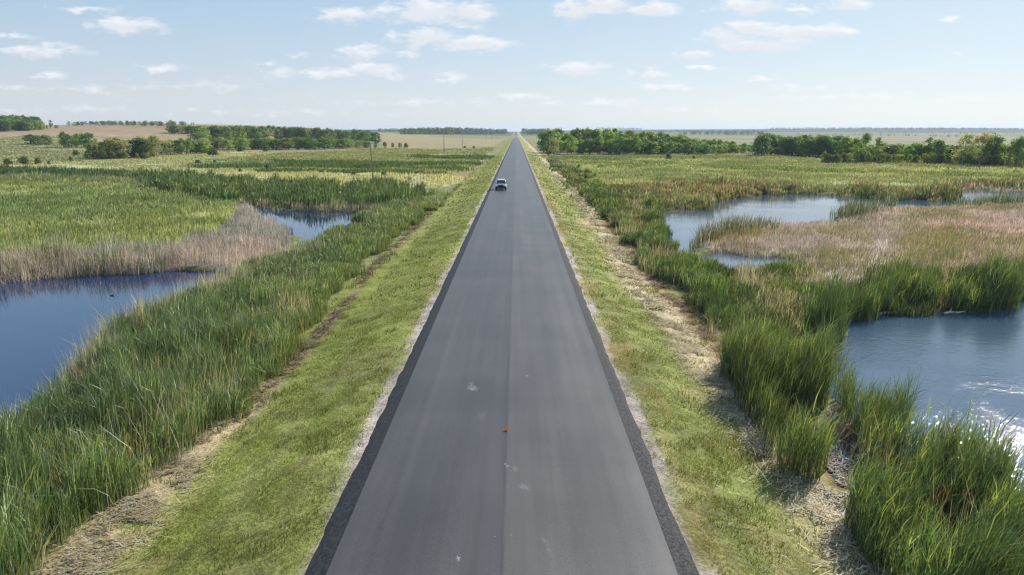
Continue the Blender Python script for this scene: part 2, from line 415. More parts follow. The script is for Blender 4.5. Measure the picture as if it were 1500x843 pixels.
    # rusty clover by the gravel on the right, pale hay windrow farther down
    paint(sstep(0.45, 0.62, n2) * sstep(4.5, 4.9, x) * (1 - sstep(5.6, 6.5, x + wob * .5)) * 0.5, (0.24, 0.165, 0.06))
    hay = sstep(0.0, 0.9, 1.45 - np.abs(x - 9.3 - (n8 - .5) * 2.2 - sstep(50, 120, y) * 2.0)) * sstep(0.28, 0.5, n2 + 0.12)
    hay = hay * (1 - sstep(9.8, 10.4, x) * (y < 30))
    paint(hay, (0.47, 0.38, 0.235))
    paint(sstep(0.0, 0.6, 0.8 - np.abs(x - 10.7 - (n8 - .5) * 1.5 - sstep(50, 120, y) * 2.0)) * (0.4 + .6 * sstep(.4, .6, n2)), (0.29, 0.17, 0.085))
    mud = sstep(0.0, 0.6, 0.55 - np.abs(x + 10.55 + (n8 - .5) * 1.0 + sstep(35, 60, y) * 0.9)) * sstep(0.34, 0.52, n2 + .1)
    paint(mud * L, (0.20, 0.15, 0.09))
    strawL = sstep(0.0, 0.8, 1.1 - np.abs(x + 11.0 + (n8 - .5) * 1.2)) * (1 - sstep(24, 31, y)) * sstep(0.25, 0.45, n2 + .1)
    paint(strawL * L, (0.42, 0.335, 0.20))
    paint(sstep(0.05, 0.25, 4.97 - ax - (n2 - .5) * .9 - (n8 - .5) * .8) * (ax > 3.8), (0.36, 0.305, 0.265))
    # pond beds
    wet = sstep(WATER + 0.22, WATER + 0.02, z); paint(wet * (ax > 8) * (d < 400), (0.07, 0.05, 0.035))
    C *= (0.72 + 0.56 * fbm(x, y, 1.3, 89, 4))[:, None]
    nx, ny = len(xs), len(ys)
    i = np.arange(nx * (ny - 1)).reshape(ny - 1, nx)[:, :-1].ravel()
    Q = np.stack([i, i + 1, i + nx + 1, i + nx], 1)
    m, t = new_mat('ground_soil_and_grass')
    o = t.n('ShaderNodeOutputMaterial'); b = t.n('ShaderNodeBsdfPrincipled')
    a = t.n('ShaderNodeAttribute', attribute_name='Col'); g = t.n('ShaderNodeNewGeometry')
    pos = g.outputs['Position']
    f1 = t.noise(pos, 9.0, 6, 0.7); f2 = t.noise(pos, 1.3, 4, 0.6); f3 = t.noise(pos, 0.12, 4, 0.6)
    v = t.math('MULTIPLY', t.math('MULTIPLY', t.ramp(f1, 0.25, 0.75, 0.55, 1.5), t.ramp(f2, 0.3, 0.7, 0.8, 1.2)), t.ramp(f3, 0.3, 0.7, 0.85, 1.15))
    c = t.mix(1.0, a.outputs['Color'], t.nt.nodes.new('ShaderNodeCombineColor').outputs[0], 'MULTIPLY')
    cc = t.nt.nodes['Combine Color']
    for q in range(3): t.l(v, cc.inputs[q])
    t.l(c, b.inputs['Base Color']); b.inputs['Roughness'].default_value = 0.95; b.inputs['Specular IOR Level'].default_value = 0.15
    bp = t.n('ShaderNodeBump'); bp.inputs['Strength'].default_value = 0.9; bp.inputs['Distance'].default_value = 0.10
    t.l(t.math('ADD', f1, t.math('MULTIPLY', f2, 1.5)), bp.inputs['Height']); t.l(bp.outputs[0], b.inputs['Normal'])
    t.l(b.outputs[0], o.inputs[0])
    link('ground', quads_mesh('ground', np.stack([x, y, z], 1), Q, C, (m,), True), kind='structure')
make_ground()

# ------------------------------------------------------------------ road
def strip(name, prof, y0, y1, mat, ny=260, wob=0.0):
    """long sheet: prof = [(x, z)] across the road, thickness by its own profile"""
    ys = y0 + (y1 - y0) * np.linspace(0, 1, ny) ** 2.4
    V = []; k = len(prof); W = fbm(ys, ys * 0 + prof[0][0] * 3.0, 0.8, 5, 3)
    for j, yy in enumerate(ys):
        for i, (px, pz) in enumerate(prof):
            dx = 0
            if wob and i == 0: dx = wob * (W[j] - 0.5) * 2
            V.append((px + dx * (1 if px > 0 else -1), yy, pz))
    Q = [(j * k + i, j * k + i + 1, (j + 1) * k + i + 1, (j + 1) * k + i) for j in range(ny - 1) for i in range(k - 1)]
    me = quads_mesh(name, np.array(V), np.array(Q), None, (mat,))
    bm = bmesh.new(); bm.from_mesh(me); bmesh.ops.recalc_face_normals(bm, faces=bm.faces)
    if sum(f.normal.z for f in bm.faces) < 0: bmesh.ops.reverse_faces(bm, faces=bm.faces)
    bm.to_mesh(me); bm.free()
    return link(name, me, kind='structure')

def asphalt_mat():
    m, t = new_mat('asphalt')
    o = t.n('ShaderNodeOutputMaterial'); b = t.n('ShaderNodeBsdfPrincipled'); g = t.n('ShaderNodeNewGeometry')
    pos = g.outputs['Position']; sx = t.n('ShaderNodeSeparateXYZ'); t.l(pos, sx.inputs[0]); X, Y = sx.outputs[0], sx.outputs[1]
    def stretch(a, bb, c=1.0):
        mp = t.n('ShaderNodeMapping'); mp.inputs['Scale'].default_value = (a, bb, c); t.l(pos, mp.inputs['Vector']); return mp.outputs[0]
    streak = t.noise(stretch(2.2, 0.02), 1.0, 4, 0.6); broad = t.noise(stretch(0.45, 0.09), 1.0, 3)
    grain = t.noise(pos, 38.0, 3, 0.75); cross = t.noise(stretch(0.05, 0.35), 1.0, 3)
    right = t.ramp(t.math('ADD', X, t.math('MULTIPLY_ADD', broad, 0.06, -0.03)), -0.05, 0.16)
    base = t.mix(right, (0.052, 0.0465, 0.0455), (0.066, 0.0605, 0.0565))
    k = t.math('MULTIPLY', t.ramp(streak, 0.3, 0.7, 0.86, 1.14), t.ramp(broad, 0.3, 0.7, 0.84, 1.16))
    k = t.math('MULTIPLY', k, t.ramp(grain, 0.25, 0.75, 0.62, 1.38)); k = t.math('MULTIPLY', k, t.ramp(cross, 0.35, 0.65, 0.93, 1.06))
    # paler wheel tracks
    for c0 in (-2.95, -1.2, 1.2, 2.95):
        k = t.math('MULTIPLY', k, t.ramp(t.math('ABSOLUTE', t.math('SUBTRACT', X, c0)), 0.05, 0.6, 1.07, 1.0))
    # seam down the middle: a thin dark joint, wavering
    sw = t.math('ADD', X, t.math('MULTIPLY_ADD', t.noise(stretch(0.0, 0.5), 1.0, 4), 0.10, -0.05))
    seam = t.ramp(t.math('ABSOLUTE', sw), 0.012, 0.07, 1.0, 0.0)
    seam = t.math('MULTIPLY', seam, t.ramp(cross, 0.3, 0.6, 0.35, 0.85))
    cc = t.n('ShaderNodeCombineColor')
    for q in range(3): t.l(k, cc.inputs[q])
    col = t.mix(1.0, base, cc.outputs[0], 'MULTIPLY')
    col = t.mix(seam, col, (0.03, 0.03, 0.036))
    # pale scuffs and dried spills at fixed spots of the carriageway
    scuffs = [(692, 570, .22, .42, .8, 0.4), (690, 563, .12, .18, .7, 0), (773, 553, .05, .14, .75, 0), (742, 684, .06, .26, .6, .2), (768, 716, .16, .28, .34, .5), (672, 820, .05, .24, .75, -.1),
              (724, 789, .035, .04, .6, 0), (748, 786, .035, .04, .55, 0), (800, 800, .05, .6, .22, .2), (755, 690, .14, .2, .3, 0), (706, 612, .2, .5, .12, 0), (868, 590, .12, .16, -.25, 0)]
    wv = t.n('ShaderNodeTexNoise'); wv.inputs['Scale'].default_value = 7.0; wv.inputs['Detail'].default_value = 3; t.l(pos, wv.inputs['Vector'])
    wn = t.n('ShaderNodeVectorMath', operation='MULTIPLY_ADD'); t.l(wv.outputs['Color'], wn.inputs[0]); wn.inputs[1].default_value = (.34, .34, 0); wn.inputs[2].default_value = (-.17, -.17, 0)
    wp = t.n('ShaderNodeVectorMath', operation='ADD'); t.l(pos, wp.inputs[0]); t.l(wn.outputs[0], wp.inputs[1])
    tot = None
    for (px, py, a, bb, s, rz) in scuffs:
        p = at(px, py, 0.0)
        mp = t.n('ShaderNodeMapping', vector_type='TEXTURE'); mp.inputs['Location'].default_value = (p[0], p[1], 0); mp.inputs['Rotation'].default_value = (0, 0, rz); mp.inputs['Scale'].default_value = (a, bb, 1e3)
        t.l(wp.outputs[0], mp.inputs['Vector'])
        ln = t.n('ShaderNodeVectorMath', operation='LENGTH'); t.l(mp.outputs[0], ln.inputs[0])
        v = t.ramp(ln.outputs['Value'], 0.25, 1.0, abs(s), 0.0)
        if s > 0: tot = v if tot is None else t.math('MAXIMUM', tot, v)
    tot = t.math('MULTIPLY', tot, t.ramp(t.noise(pos, 16, 3), 0.38, 0.6))
    col = t.mix(tot, col, (0.30, 0.30, 0.31))
    t.l(col, b.inputs['Base Color'])
    t.l(t.ramp(broad, 0.3, 0.7, 0.42, 0.5), b.inputs['Roughness']); b.inputs['Specular IOR Level'].default_value = 0.55
    bp = t.n('ShaderNodeBump'); bp.inputs['Strength'].default_value = 0.35; bp.inputs['Distance'].default_value = 0.012
    t.l(grain, bp.inputs['Height']); t.l(bp.outputs[0], b.inputs['Normal'])
    t.l(b.outputs[0], o.inputs[0]); return m
M_ASPH = asphalt_mat()
YB, YE = -25, 2600
strip('road', [(-4.0, 0.0), (-2.0, 0.035), (0, 0.06), (2.0, 0.035), (4.02, 0.0)], YB, YE, M_ASPH, 500)
m_edge = simple('shaded_fresh_asphalt_edge', (0.022, 0.022, 0.026), 0.75, noise=0.6, nscale=9, spec=0.3)  # loose dark asphalt, with the shade of the sun-averted slope put into its colour
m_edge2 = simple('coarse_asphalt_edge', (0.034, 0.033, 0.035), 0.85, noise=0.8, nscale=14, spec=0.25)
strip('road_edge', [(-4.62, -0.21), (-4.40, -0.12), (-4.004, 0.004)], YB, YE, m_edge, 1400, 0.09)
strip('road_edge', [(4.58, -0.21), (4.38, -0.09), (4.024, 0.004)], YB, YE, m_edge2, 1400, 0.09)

# ------------------------------------------------------------------ water
def water_mat(name, ripple, scale, rough, tint):
    m, t = new_mat(name)
    o = t.n('ShaderNodeOutputMaterial'); b = t.n('ShaderNodeBsdfPrincipled'); g = t.n('ShaderNodeNewGeometry')
    mp = t.n('ShaderNodeMapping'); mp.inputs['Scale'].default_value = (1.0, 1.6, 1); mp.inputs['Rotation'].default_value = (0, 0, 0.5); t.l(g.outputs['Position'], mp.inputs['Vector'])
    f1 = t.noise(mp.outputs[0], scale, 3, 0.55, 0.4); f2 = t.noise(mp.outputs[0], scale * 0.22, 2)
    calm = t.noise(mp.outputs[0], 0.09, 2)
    h = t.math('MULTIPLY', t.math('ADD', f1, t.math('MULTIPLY', f2, 1.2)), t.ramp(calm, 0.35, 0.6, 0.35, 1.0))
    bp = t.n('ShaderNodeBump'); bp.inputs['Strength'].default_value = ripple; bp.inputs['Distance'].default_value = 0.06
    t.l(h, bp.inputs['Height']); t.l(bp.outputs[0], b.inputs['Normal'])
    b.inputs['Base Color'].default_value = (*tint, 1); b.inputs['Roughness'].default_value = rough; b.inputs['IOR'].default_value = 1.68
    b.inputs['Specular IOR Level'].default_value = 0.5
    t.l(b.outputs[0], o.inputs[0]); return m
M_WCALM = water_mat('calm_pond_water', 0.035, 3.0, 0.02, (0.004, 0.022, 0.078))
M_WFAR = water_mat('breezy_pond_water', 0.22, 2.4, 0.03, (0.05, 0.085, 0.13))
M_WRIP = water_mat('rippled_pond_water', 0.38, 5.5, 0.06, (0.045, 0.08, 0.125))
for nm, mt in (('left_near', M_WCALM), ('left_far', M_WCALM), ('right_near', M_WRIP), ('right_far', M_WFAR)):
    pa = np.array(PONDS[nm]); (x0, y0), (x1, y1) = pa.min(0) - 5, pa.max(0) + 5
    y0 = max(y0, 9.0)
    if nm == 'right_near': y1 = 53.0
    if nm == 'right_far': y0 = 53.4
    if nm[0] == 'r': x0 = max(x0, 10.6)
    else: x1 = min(x1, -11.8)
    V = [(x0, y0, WATER), (x1, y0, WATER), (x1, y1, WATER), (x0, y1, WATER)]
    link('pond_water', quads_mesh('pond_water', np.array(V), np.array([[0, 1, 2, 3]]), None, (mt,)), kind='structure')

# ------------------------------------------------------------------ marsh vegetation (nobody could count it: one mass per stand)
def zone_obj(name, label, cat, fill, mat=None):
    acc = Acc(); fill(acc); stuff(name, acc.mesh(name, mat or M_REED), label, cat)

def f_left(acc):
    z = Z['left_reeds']
    reed_zone(acc, z, 1.55, 4.8, [G_DEEP, G_MID, BLUE_G, G_LITE, YEL_G, (.24,.28,.18)], [2.4, 4, 3.6, 2.6, .4, 1.6], lean=0.22, far_h=.55, tus=(2.1, .5), spikes=.015, tops=1.5, top_tint=(1.15, 1.08, 1.2), shore=(-17.0, -12.0), levels=4, gap=0.27, seed=1, tip=((0.34, 0.29, 0.17), .12))
    reed_zone(acc, z, 1.5, 0.8, [PALE, STRAW, (.36,.36,.26), BRN], [3, 2, 2, 1], lean=0.24, levels=3, gap=0.4, seed=4, far_h=.6)
    fr = P([(-300,690),(0,655),(60,606),(112,556),(160,501),(220,462),(290,434),(345,417),(400,388),(455,372),(470,378),(400,402),(345,434),(290,456),(232,486),(180,525),(135,580),(85,635),(0,690),(-300,730)])
    reed_zone(acc, fr, 1.6, 1.5, [PALE, (.46,.43,.36), STRAW, (.30,.33,.22)], [3, 3, 1, 2], lean=0.2, levels=3, gap=0.3, seed=5, tus=(1.8, .6))
    fr = P([(-300,664),(0,632),(60,582),(112,530),(160,478),(220,444),(290,420),(335,410),(345,417),(290,434),(220,462),(160,501),(112,556),(60,606),(0,655),(-300,690)])
    reed_zone(acc, fr, 1.35, 1.6, [PALE, (.46,.43,.36), (.30,.33,.22), G_MID], [3, 3, 2, 2], lean=0.2, levels=3, gap=0.47, seed=6, tus=(1.7, .7), patch=3)
    # lighter, shorter grass along the landward edge
    e = P([(640,300),(600,334),(545,386),(486,440),(430,508),(398,552),(350,608),(316,650),(255,650),(290,600),(335,545),(375,492),(440,425),(510,372),(570,326)])
    reed_zone(acc, e, 0.75, 3.2, [G_LITE, YEL_G, G_MID, STRAW], [4, 3, 3, .4], lean=0.3, gap=0.28, seed=7, w0=0.03)
zone_obj('cattail_reeds', 'tall dense green cattail reeds between the road verge and the deep blue pond', 'reeds', f_left)

def f_dead(acc):
    z = Z['dead_left']
    reed_zone(acc, z, 0.85, 1.3, [PALE, (.40,.37,.32), (.42,.38,.28), (0.36, 0.34, 0.30)], [3, 3, 1, 3], lean=0.2, gap=0.24, seed=11, tus=(2.2, .8), w0=0.03)
    w = P([(-60,392),(0,384),(120,378),(232,368),(262,380),(250,394),(200,400),(130,400),(60,406),(0,412),(-60,416)])
    reed_zone(acc, w, 1.35, 2.2, [G_MID, G_LITE, YEL_G, PALE, (.40,.37,.32)], [2, 2.5, 1, 3, 2], lean=0.18, gap=0.34, seed=12, tus=(2.4, .7), w0=0.03, patch=3)
zone_obj('dead_reeds', 'greyish pink dead reeds along the far bank of the deep blue pond', 'reeds', f_dead, M_DRY)

def f_meadow(acc):
    reed_zone(acc, Z['meadow_left'], 0.6, 0.8, [(0.24, 0.31, 0.11), (0.32, 0.36, 0.16), G_LITE, G_MID, (.42,.40,.24)], [4, 3, 3, 1.0, .5], lean=0.3, gap=0.28, seed=15, colvar=.8, tus=(3.2, .55), w0=0.04, kw=0.0009, patch=6)
_fm = f_meadow
def f_meadow(acc):
    _fm(acc)
    reed_zone(acc, Z['meadow_left'], .6, 1.2, [(.19,.25,.09), G_LITE, (.14,.2,.06)], [3, 3, 2], gap=0.65, seed=16, kw=0.0009, lean=.2, patch=8)
zone_obj('sedge_meadow', 'broad yellow green sedge meadow behind the grey dead reeds', 'sedge', f_meadow, M_MEADOW)

def f_mid(acc):
    reed_zone(acc, Z['mid_bank'], 1.7, 1.7, [G_DEEP, G_MID, G_LITE, BLUE_G], [3, 3, 1.6, 2], lean=0.15, gap=0.24, seed=18, tus=(3.0, .55), tops=1.0, kw=0.0009, tip=((0.36, 0.33, 0.2), .2))
    e = P([(340,298),(372,302),(440,308),(535,311),(560,306),(540,302),(440,301),(380,296)])
    reed_zone(acc, e, 0.9, 1.4, [PALE, PINK, STRAW], [3, 3, 1], lean=0.2, gap=0.25, seed=19, kw=0.0009)
zone_obj('cattail_reeds', 'band of dark green cattails on the far side of the narrow silvery pond', 'reeds', f_mid)

def f_row(acc):
    reed_zone(acc, Z['dark_row'], 1.5, 1.5, [G_DEEP, G_MID, BLUE_G], [3, 3, 2], gap=0.3, seed=21, kw=0.001, lean=.15)
    e = P([(-60,258),(0,259),(150,263),(250,266),(330,284),(310,290),(180,272),(0,268),(-60,268)])
    reed_zone(acc, e, 1.1, 1.0, [(0.22, 0.25, 0.13), G_LITE, (0.28, 0.28, 0.17)], [3, 2, 2], gap=0.3, seed=22, kw=0.001, lean=.25)
zone_obj('cattail_reeds', 'thin dark row of reeds crossing the meadow below the yellow field', 'reeds', f_row)

def f_green(acc):
    reed_zone(acc, Z['green_field'], 0.4, 0.3, [(0.25, 0.27, 0.12), G_LITE, (0.14, .18, .06), (0.30, 0.29, 0.15)], [3, 3, 1.5, 2], gap=0.34, seed=24, tus=(5, .6), kw=0.0011, lean=.3, patch=16)
    for pl in ([(400,236),(560,239),(700,240),(700,243),(560,243),(400,240)], [(280,244),(460,241),(690,248),(690,251),(440,246),(280,248)], [(382,250),(560,252),(645,255),(640,257),(560,255),(382,253)], [(600,229),(720,230),(715,235),(610,233)]):
        reed_zone(acc, P(pl), 0.9, 0.8, [(.07, .11, .035), G_MID], [2, 3], gap=0.36, seed=26, kw=0.0011, lean=.2, patch=9)
zone_obj('marsh_grass', 'striped green marsh grass around the nearest utility pole', 'grass', f_green, M_MEADOW)

def f_yellow(acc):
    reed_zone(acc, Z['yellow_field'], 0.35, 0.22, [(.42,.41,.24), (0.36, 0.37, 0.18), (.26,.30,.11)], [2, 3, 2], gap=0.36, seed=28, kw=0.0011, lean=.35, patch=14)
    reed_zone(acc, Z['pale_field'], 0.4, 0.25, [(0.22, 0.24, 0.13), STRAW, G_LITE], [3, 1.5, 1.5], gap=0.36, seed=29, kw=0.0011, lean=.3, patch=14)
zone_obj('hay_grass', 'low yellow hay grass of the open field in front of the tree groves', 'grass', f_yellow, M_MEADOW)

def f_right(acc):
    z = Z['right_reeds']
    reed_zone(acc, z, 1.65, 5.0, [G_DEEP, G_MID, G_LITE, YEL_G, BLUE_G], [4, 4, 2.6, .8, .6], lean=0.16, levels=4, gap=0.30, seed=31, far_h=.5, tus=(3.6, .98, .60), spikes=.01, tops=1.4, bias=(.09, -.03), patch=4.5, tip=((0.34, 0.29, 0.17), .08))
    reed_zone(acc, P([(1140,440),(1245,440),(1240,520),(1200,575),(1145,520)]), .8, 1.6, [G_MID, BRN, PALE, G_DEEP], [3, 2, 2, 3], lean=0.3, gap=0.2, seed=35)
    reed_zone(acc, z, .8, 0.8, [PALE, (.40,.36,.28), BRN, (.26,.24,.13)], [2, 2, 2, 2], lean=0.3, gap=0.3, seed=34)
zone_obj('cattail_reeds', 'clumpy green cattail belt following the straw line on the inner side of the curving road verge', 'reeds', f_right)

def f_front(acc):
    z = Z['right_front']
    reed_zone(acc, z, 1.5, 5.0, [G_DEEP, G_MID, G_LITE, YEL_G], [3.4, 4, 2.4, .6], lean=0.16, levels=4, gap=0.25, seed=36, tus=(2.9, .92, .68), spikes=.01, tops=1.4, bias=(.10, -.03), patch=3.2)
    reed_zone(acc, z, 1.1, 0.45, [PALE, STRAW, BRN, PINK], [2, 2, 3, 2], lean=0.35, gap=0.34, seed=39)
zone_obj('cattail_reeds', 'big foreground stand of tall green cattails below the glittering pond', 'reeds', f_front)

def f_clump(acc):
    reed_zone(acc, Z['right_clump'], 1.9, 3.6, [G_DEEP, G_MID, G_LITE], [3.5, 4, 1.5], lean=0.15, tops=1.3, levels=4, gap=0.25, seed=41, tus=(2.2, .7), bias=(.08, -.02), patch=2.5)
zone_obj('reed_clump', 'paired tufts of green reeds standing in the near corner of the glittering pond', 'reeds', f_clump)
def f_dark(acc):
    reed_zone(acc, P([(1176,500),(1186,482),(1215,478),(1234,490),(1232,508),(1205,516)]), 2.2, 5.5, [G_DEEP, G_MID, (0.045, 0.085, 0.022)], [4, 3, 3], lean=0.13, tops=1.3, levels=4, gap=0.12, seed=43, patch=2.5)
zone_obj('reed_clump', 'rounded dark green reed clump at the left shore of the glittering pond', 'reeds', f_dark)

def f_island(acc):
    reed_zone(acc, Z['right_island'], 1.35, 4.5, [G_DEEP, G_MID, G_LITE, YEL_G], [4, 4, 1.4, .6], lean=0.17, gap=0.28, seed=46, tops=1.2, tus=(2.6, .8), patch=3.2)
    reed_zone(acc, Z['right_island'], 0.9, 0.5, [BRN, PINK, STRAW], [3, 2, 1], lean=0.25, gap=0.3, seed=47)
zone_obj('cattail_reeds', 'row of green reeds on the far bank of the glittering pond', 'reeds', f_island)

def f_dryr(acc):
    z = Z['dry_right']
    reed_zone(acc, z, 0.5, 0.8, [(.44,.355,.305), (0.52, 0.43, 0.37), (.55,.50,.42), (0.34, 0.26, 0.22)], [4, 3, 3, 1.5], lean=0.4, gap=0.30, seed=51, tus=(1.8, .6), w0=0.035, patch=6)
    reed_zone(acc, z, 0.55, 0.7, [(0.29, 0.28, 0.13), YEL_G, (0.30, 0.26, 0.11)], [3, 2, 2], lean=0.3, gap=0.50, seed=52, w0=0.045, patch=8)
    for pl in ([(1008,360),(1055,340),(1130,333),(1135,338),(1060,350),(1030,366)], [(1222,318),(1250,310),(1300,306),(1310,312),(1260,318),(1228,324)], [(1395,297),(1420,294),(1490,294),(1500,300),(1440,304)]):
        reed_zone(acc, P(pl), 1.6, 2.0, [G_MID, G_LITE, (0.2, 0.17, 0.1), PALE], [3, 2, 2, 1], lean=0.18, gap=0.34, seed=53, patch=5)
zone_obj('dry_sedge', 'pinkish brown dried sedge flat between the two ponds right of the road', 'sedge', f_dryr, M_DRY)

def f_bank(acc):
    reed_zone(acc, Z['bank_right'], 1.15, 2.2, [(0.21, 0.175, 0.125), (0.16, 0.165, 0.07), (.24,.21,.15), G_MID, G_LITE], [3, 3.4, 2, 3, 1], lean=0.2, gap=0.28, seed=55, tus=(3.4, .65), tops=.8, kw=0.0009, patch=6)
    reed_zone(acc, Z['bank_right_far'], 1.1, 1.0, [PINK, G_MID, BRN], [2, 3, 2], gap=0.36, seed=57, kw=0.001, lean=.2)
    reed_zone(acc, P([(1258,286),(1300,289),(1322,290),(1324,294),(1290,294),(1256,290)]), 2.0, 2.2, [G_DEEP, G_MID], [3, 2], gap=0.2, seed=58, kw=0.001, lean=.12)
    reed_zone(acc, P([(1372,288),(1392,288),(1392,294),(1370,293)]), 2.0, 2.2, [G_DEEP, G_MID, BRN], [3, 2, 2], gap=0.2, seed=59, kw=0.001, lean=.12)
zone_obj('bank_reeds', 'brown and olive reeds overhanging the far shore of the pale wide pond', 'reeds', f_bank, M_MEADOW)

def f_marshr(acc):
    z = Z['marsh_right']
    reed_zone(acc, z, 0.5, 0.6, [(0.29, 0.33, 0.14), (0.25, .31, .10), G_LITE, (.40,.38,.23), (0.32, 0.30, 0.19)], [4, 3, 2, 1.5, 1.5], gap=0.28, seed=61, colvar=.8, tus=(4.5, .6), kw=0.0010, lean=.3, patch=11)
    reed_zone(acc, z, 0.7, 1.2, [(.17,.22,.07), G_LITE, (.22,.2,.12)], [3, 3, 2], gap=0.65, seed=62, kw=0.0010, lean=.2, patch=13)
    for pl in ([(1040,246),(1150,247),(1290,252),(1290,255),(1150,252),(1040,249)], [(870,238),(960,241),(980,246),(880,247)], [(1340,254),(1500,258),(1640,262),(1640,266),(1500,264),(1340,258)], [(800,230),(1100,230),(1100,233),(860,234),(810,236)]):
        reed_zone(acc, P(pl), 0.8, 0.8, [G_MID, (0.18, 0.24, 0.06), G_LITE], [2, 3, 3], gap=0.32, seed=64, kw=0.0011, lean=.2, patch=9)
zone_obj('marsh_grass', 'yellow green open marsh between the leafy grove and the pale wide pond', 'grass', f_marshr, M_MEADOW)

# ------------------------------------------------------------------ verge grass and cut hay
def verge(side):
    acc = Acc(); s = side
    for (ya, yb, dn, h, w) in ((10, 24, 330, 0.09, 0.016), (24, 42, 150, 0.10, 0.024), (42, 80, 42, 0.12, 0.045), (80, 160, 9, 0.16, 0.10), (160, 300, 2, 0.2, 0.2)):
        n = int(dn * (yb - ya) * 7.1)
        ax = rng.uniform(4.62, 11.8, n); y = rng.uniform(ya, yb, n); x = s * ax
        k = (fbm(x, y, 0.9, 101, 3) > 0.40 + 0.24 * (ax < 4.98) + 0.22 * (ax > 9.4) + rng.uniform(-.08, .08, n)) & in_view(x, y, 3)
        x, y = x[k], y[k]; n = len(x); ax = np.abs(x)
        cl = fbm(x, y, 3.0, 103, 3)
        tuf = fbm(x, y, 0.7, 107, 2); big = (tuf > .58)
        H = (h * .62 * (1 + .6 * big)) * (0.5 + 1.2 * cl) * rng.uniform(0.6, 1.5, n) * (1 + 1.2 * (ax > 9.3))
        c = pick(n, [(0.17, 0.21, 0.04), (0.22, 0.25, 0.058), (0.11, 0.15, 0.034), (0.30, 0.275, 0.12)], [4, 4, 2, 1.0] if s < 0 else [3, 3, 2, 2.6])
        c = c * (rng.uniform(.75, 1.25, n) * (1 - .22 * big) * (.75 + .5 * fbm(x, y, 4.0, 109)))[:, None]
        acc.add(*blades(np.stack([x, y, zt(x, y)], 1), H, w * rng.uniform(.7, 1.4, n), c, 0.5, (0, 0), 3))
    return acc.mesh('verge_grass', M_GRASS)
stuff('verge_grass', verge(-1), 'bright yellow green mown verge between the wide dark asphalt edge and the mud line', 'grass')
stuff('verge_grass', verge(1), 'dry patchy mown verge streaked with cut hay beside the thin asphalt edge', 'grass')

def litter(bands, cols, wts):
    acc = Acc()
    for (fx, hw, ya, yb, dn, L, w) in bands:
        n = int(dn * (yb - ya) * hw * 2)
        y = rng.uniform(ya, yb, n); x = fx(y) + rng.normal(0, hw * .55, n)
        k = fbm(x, y, 1.3, 111, 3) > 0.42
        x, y = x[k], y[k]; n = len(x)
        z = zt(x, y) + rng.uniform(0.0, 0.10, n) * fbm(x, y, 0.7, 113) * 2
        a = rng.normal(0.6, 0.8, n); l = L * rng.uniform(.4, 1.3, n); ww = w * rng.uniform(.6, 1.4, n)
        tx, ty = np.cos(a), np.sin(a); tz = rng.normal(0, .18, n)
        nx_, ny_ = -ty * ww / 2, tx * ww / 2
        V = np.zeros((n, 4, 3))
        for i, (sl, sw) in enumerate(((-.5, 1), (-.5, -1), (.5, -1), (.5, 1))):
            V[:, i] = np.stack([x + tx * l * sl + nx_ * sw, y + ty * l * sl + ny_ * sw, z + 0.04 + tz * l * sl], 1)
        Q = np.arange(n * 4).reshape(n, 4)
        c = pick(n, cols, wts) * rng.uniform(.75, 1.2, n)[:, None]
        acc.add(V.reshape(-1, 3), Q, np.repeat(c, 4, 0))
    return acc.mesh('straw', M_DRY)
fR = lambda y: 9.3 + sstep(50, 120, y) * 2.0 + (fbm(y * 1.0, y * 0, 9, 121) - .5) * 1.5
fR2 = lambda y: 10.9 + sstep(50, 120, y) * 2.0
fR3 = lambda y: 7.2 + (fbm(y * 1.0, y * 0, 6, 123) - .5) * 2
stuff('hay_litter', litter([(fR, 1.0, 12, 40, 130, .38, .022), (fR, 1.1, 40, 90, 45, .5, .05), (fR, 1.1, 90, 170, 8, .9, .12), (fR3, 1.3, 12, 45, 5, .14, .014)],
      [(.54,.46,.29), (.58,.53,.40), (0.42, 0.34, 0.2), (0.28, 0.2, 0.11)], [4, 2, 2, 1]), 'pale cut hay lying in a windrow on the verge of the thin asphalt edge', 'hay')
stuff('dead_weeds', litter([(fR2, 0.7, 13, 45, 80, .4, .028), (fR2, 0.7, 45, 140, 25, .6, .06)], [(0.30, 0.17, 0.085), (.33,.24,.17), BRN], [3, 3, 2]), 'rusty dead weeds at the foot of the green cattail belt', 'weeds')
fM = lambda y: 11.2 + (fbm(y * 1.0, y * 0, 2, 127) - .5) * 2
stuff('reed_litter', litter([(fM, 1.1, 15, 28, 150, .42, .03), (lambda y: 13.2 + y * 0, 2.2, 38, 48, 30, .5, .045)], [PALE, (.36,.32,.27), BRN, (.2,.15,.11)], [3, 3, 2, 2]), 'grey broken reed litter on the mud gap between the two nearest green cattail stands', 'litter')
fL = lambda y: -11.0 - (fbm(y * 1.0, y * 0, 8, 125) - .5) * 1.2
fL2 = lambda y: -10.55 - sstep(35, 60, y) * .9
stuff('hay_litter', litter([(fL, 0.9, 12, 29, 230, .34, .022)], [STRAW, PALE, (0.36, 0.28, 0.16)], [4, 2, 2]), 'beige straw litter at the foot of the tall dense cattails by the deep blue pond', 'hay')
stuff('mud_clods', litter([(fL2, 0.45, 22, 60, 60, .26, .05), (fL2, 0.5, 60, 150, 14, .5, .1)], [(0.13, 0.09, 0.05), (0.2, 0.15, 0.09), (.28, .21, .12)], [3, 3, 2]), 'broken line of brown mud and dead stalks along the bright mown verge', 'mud')

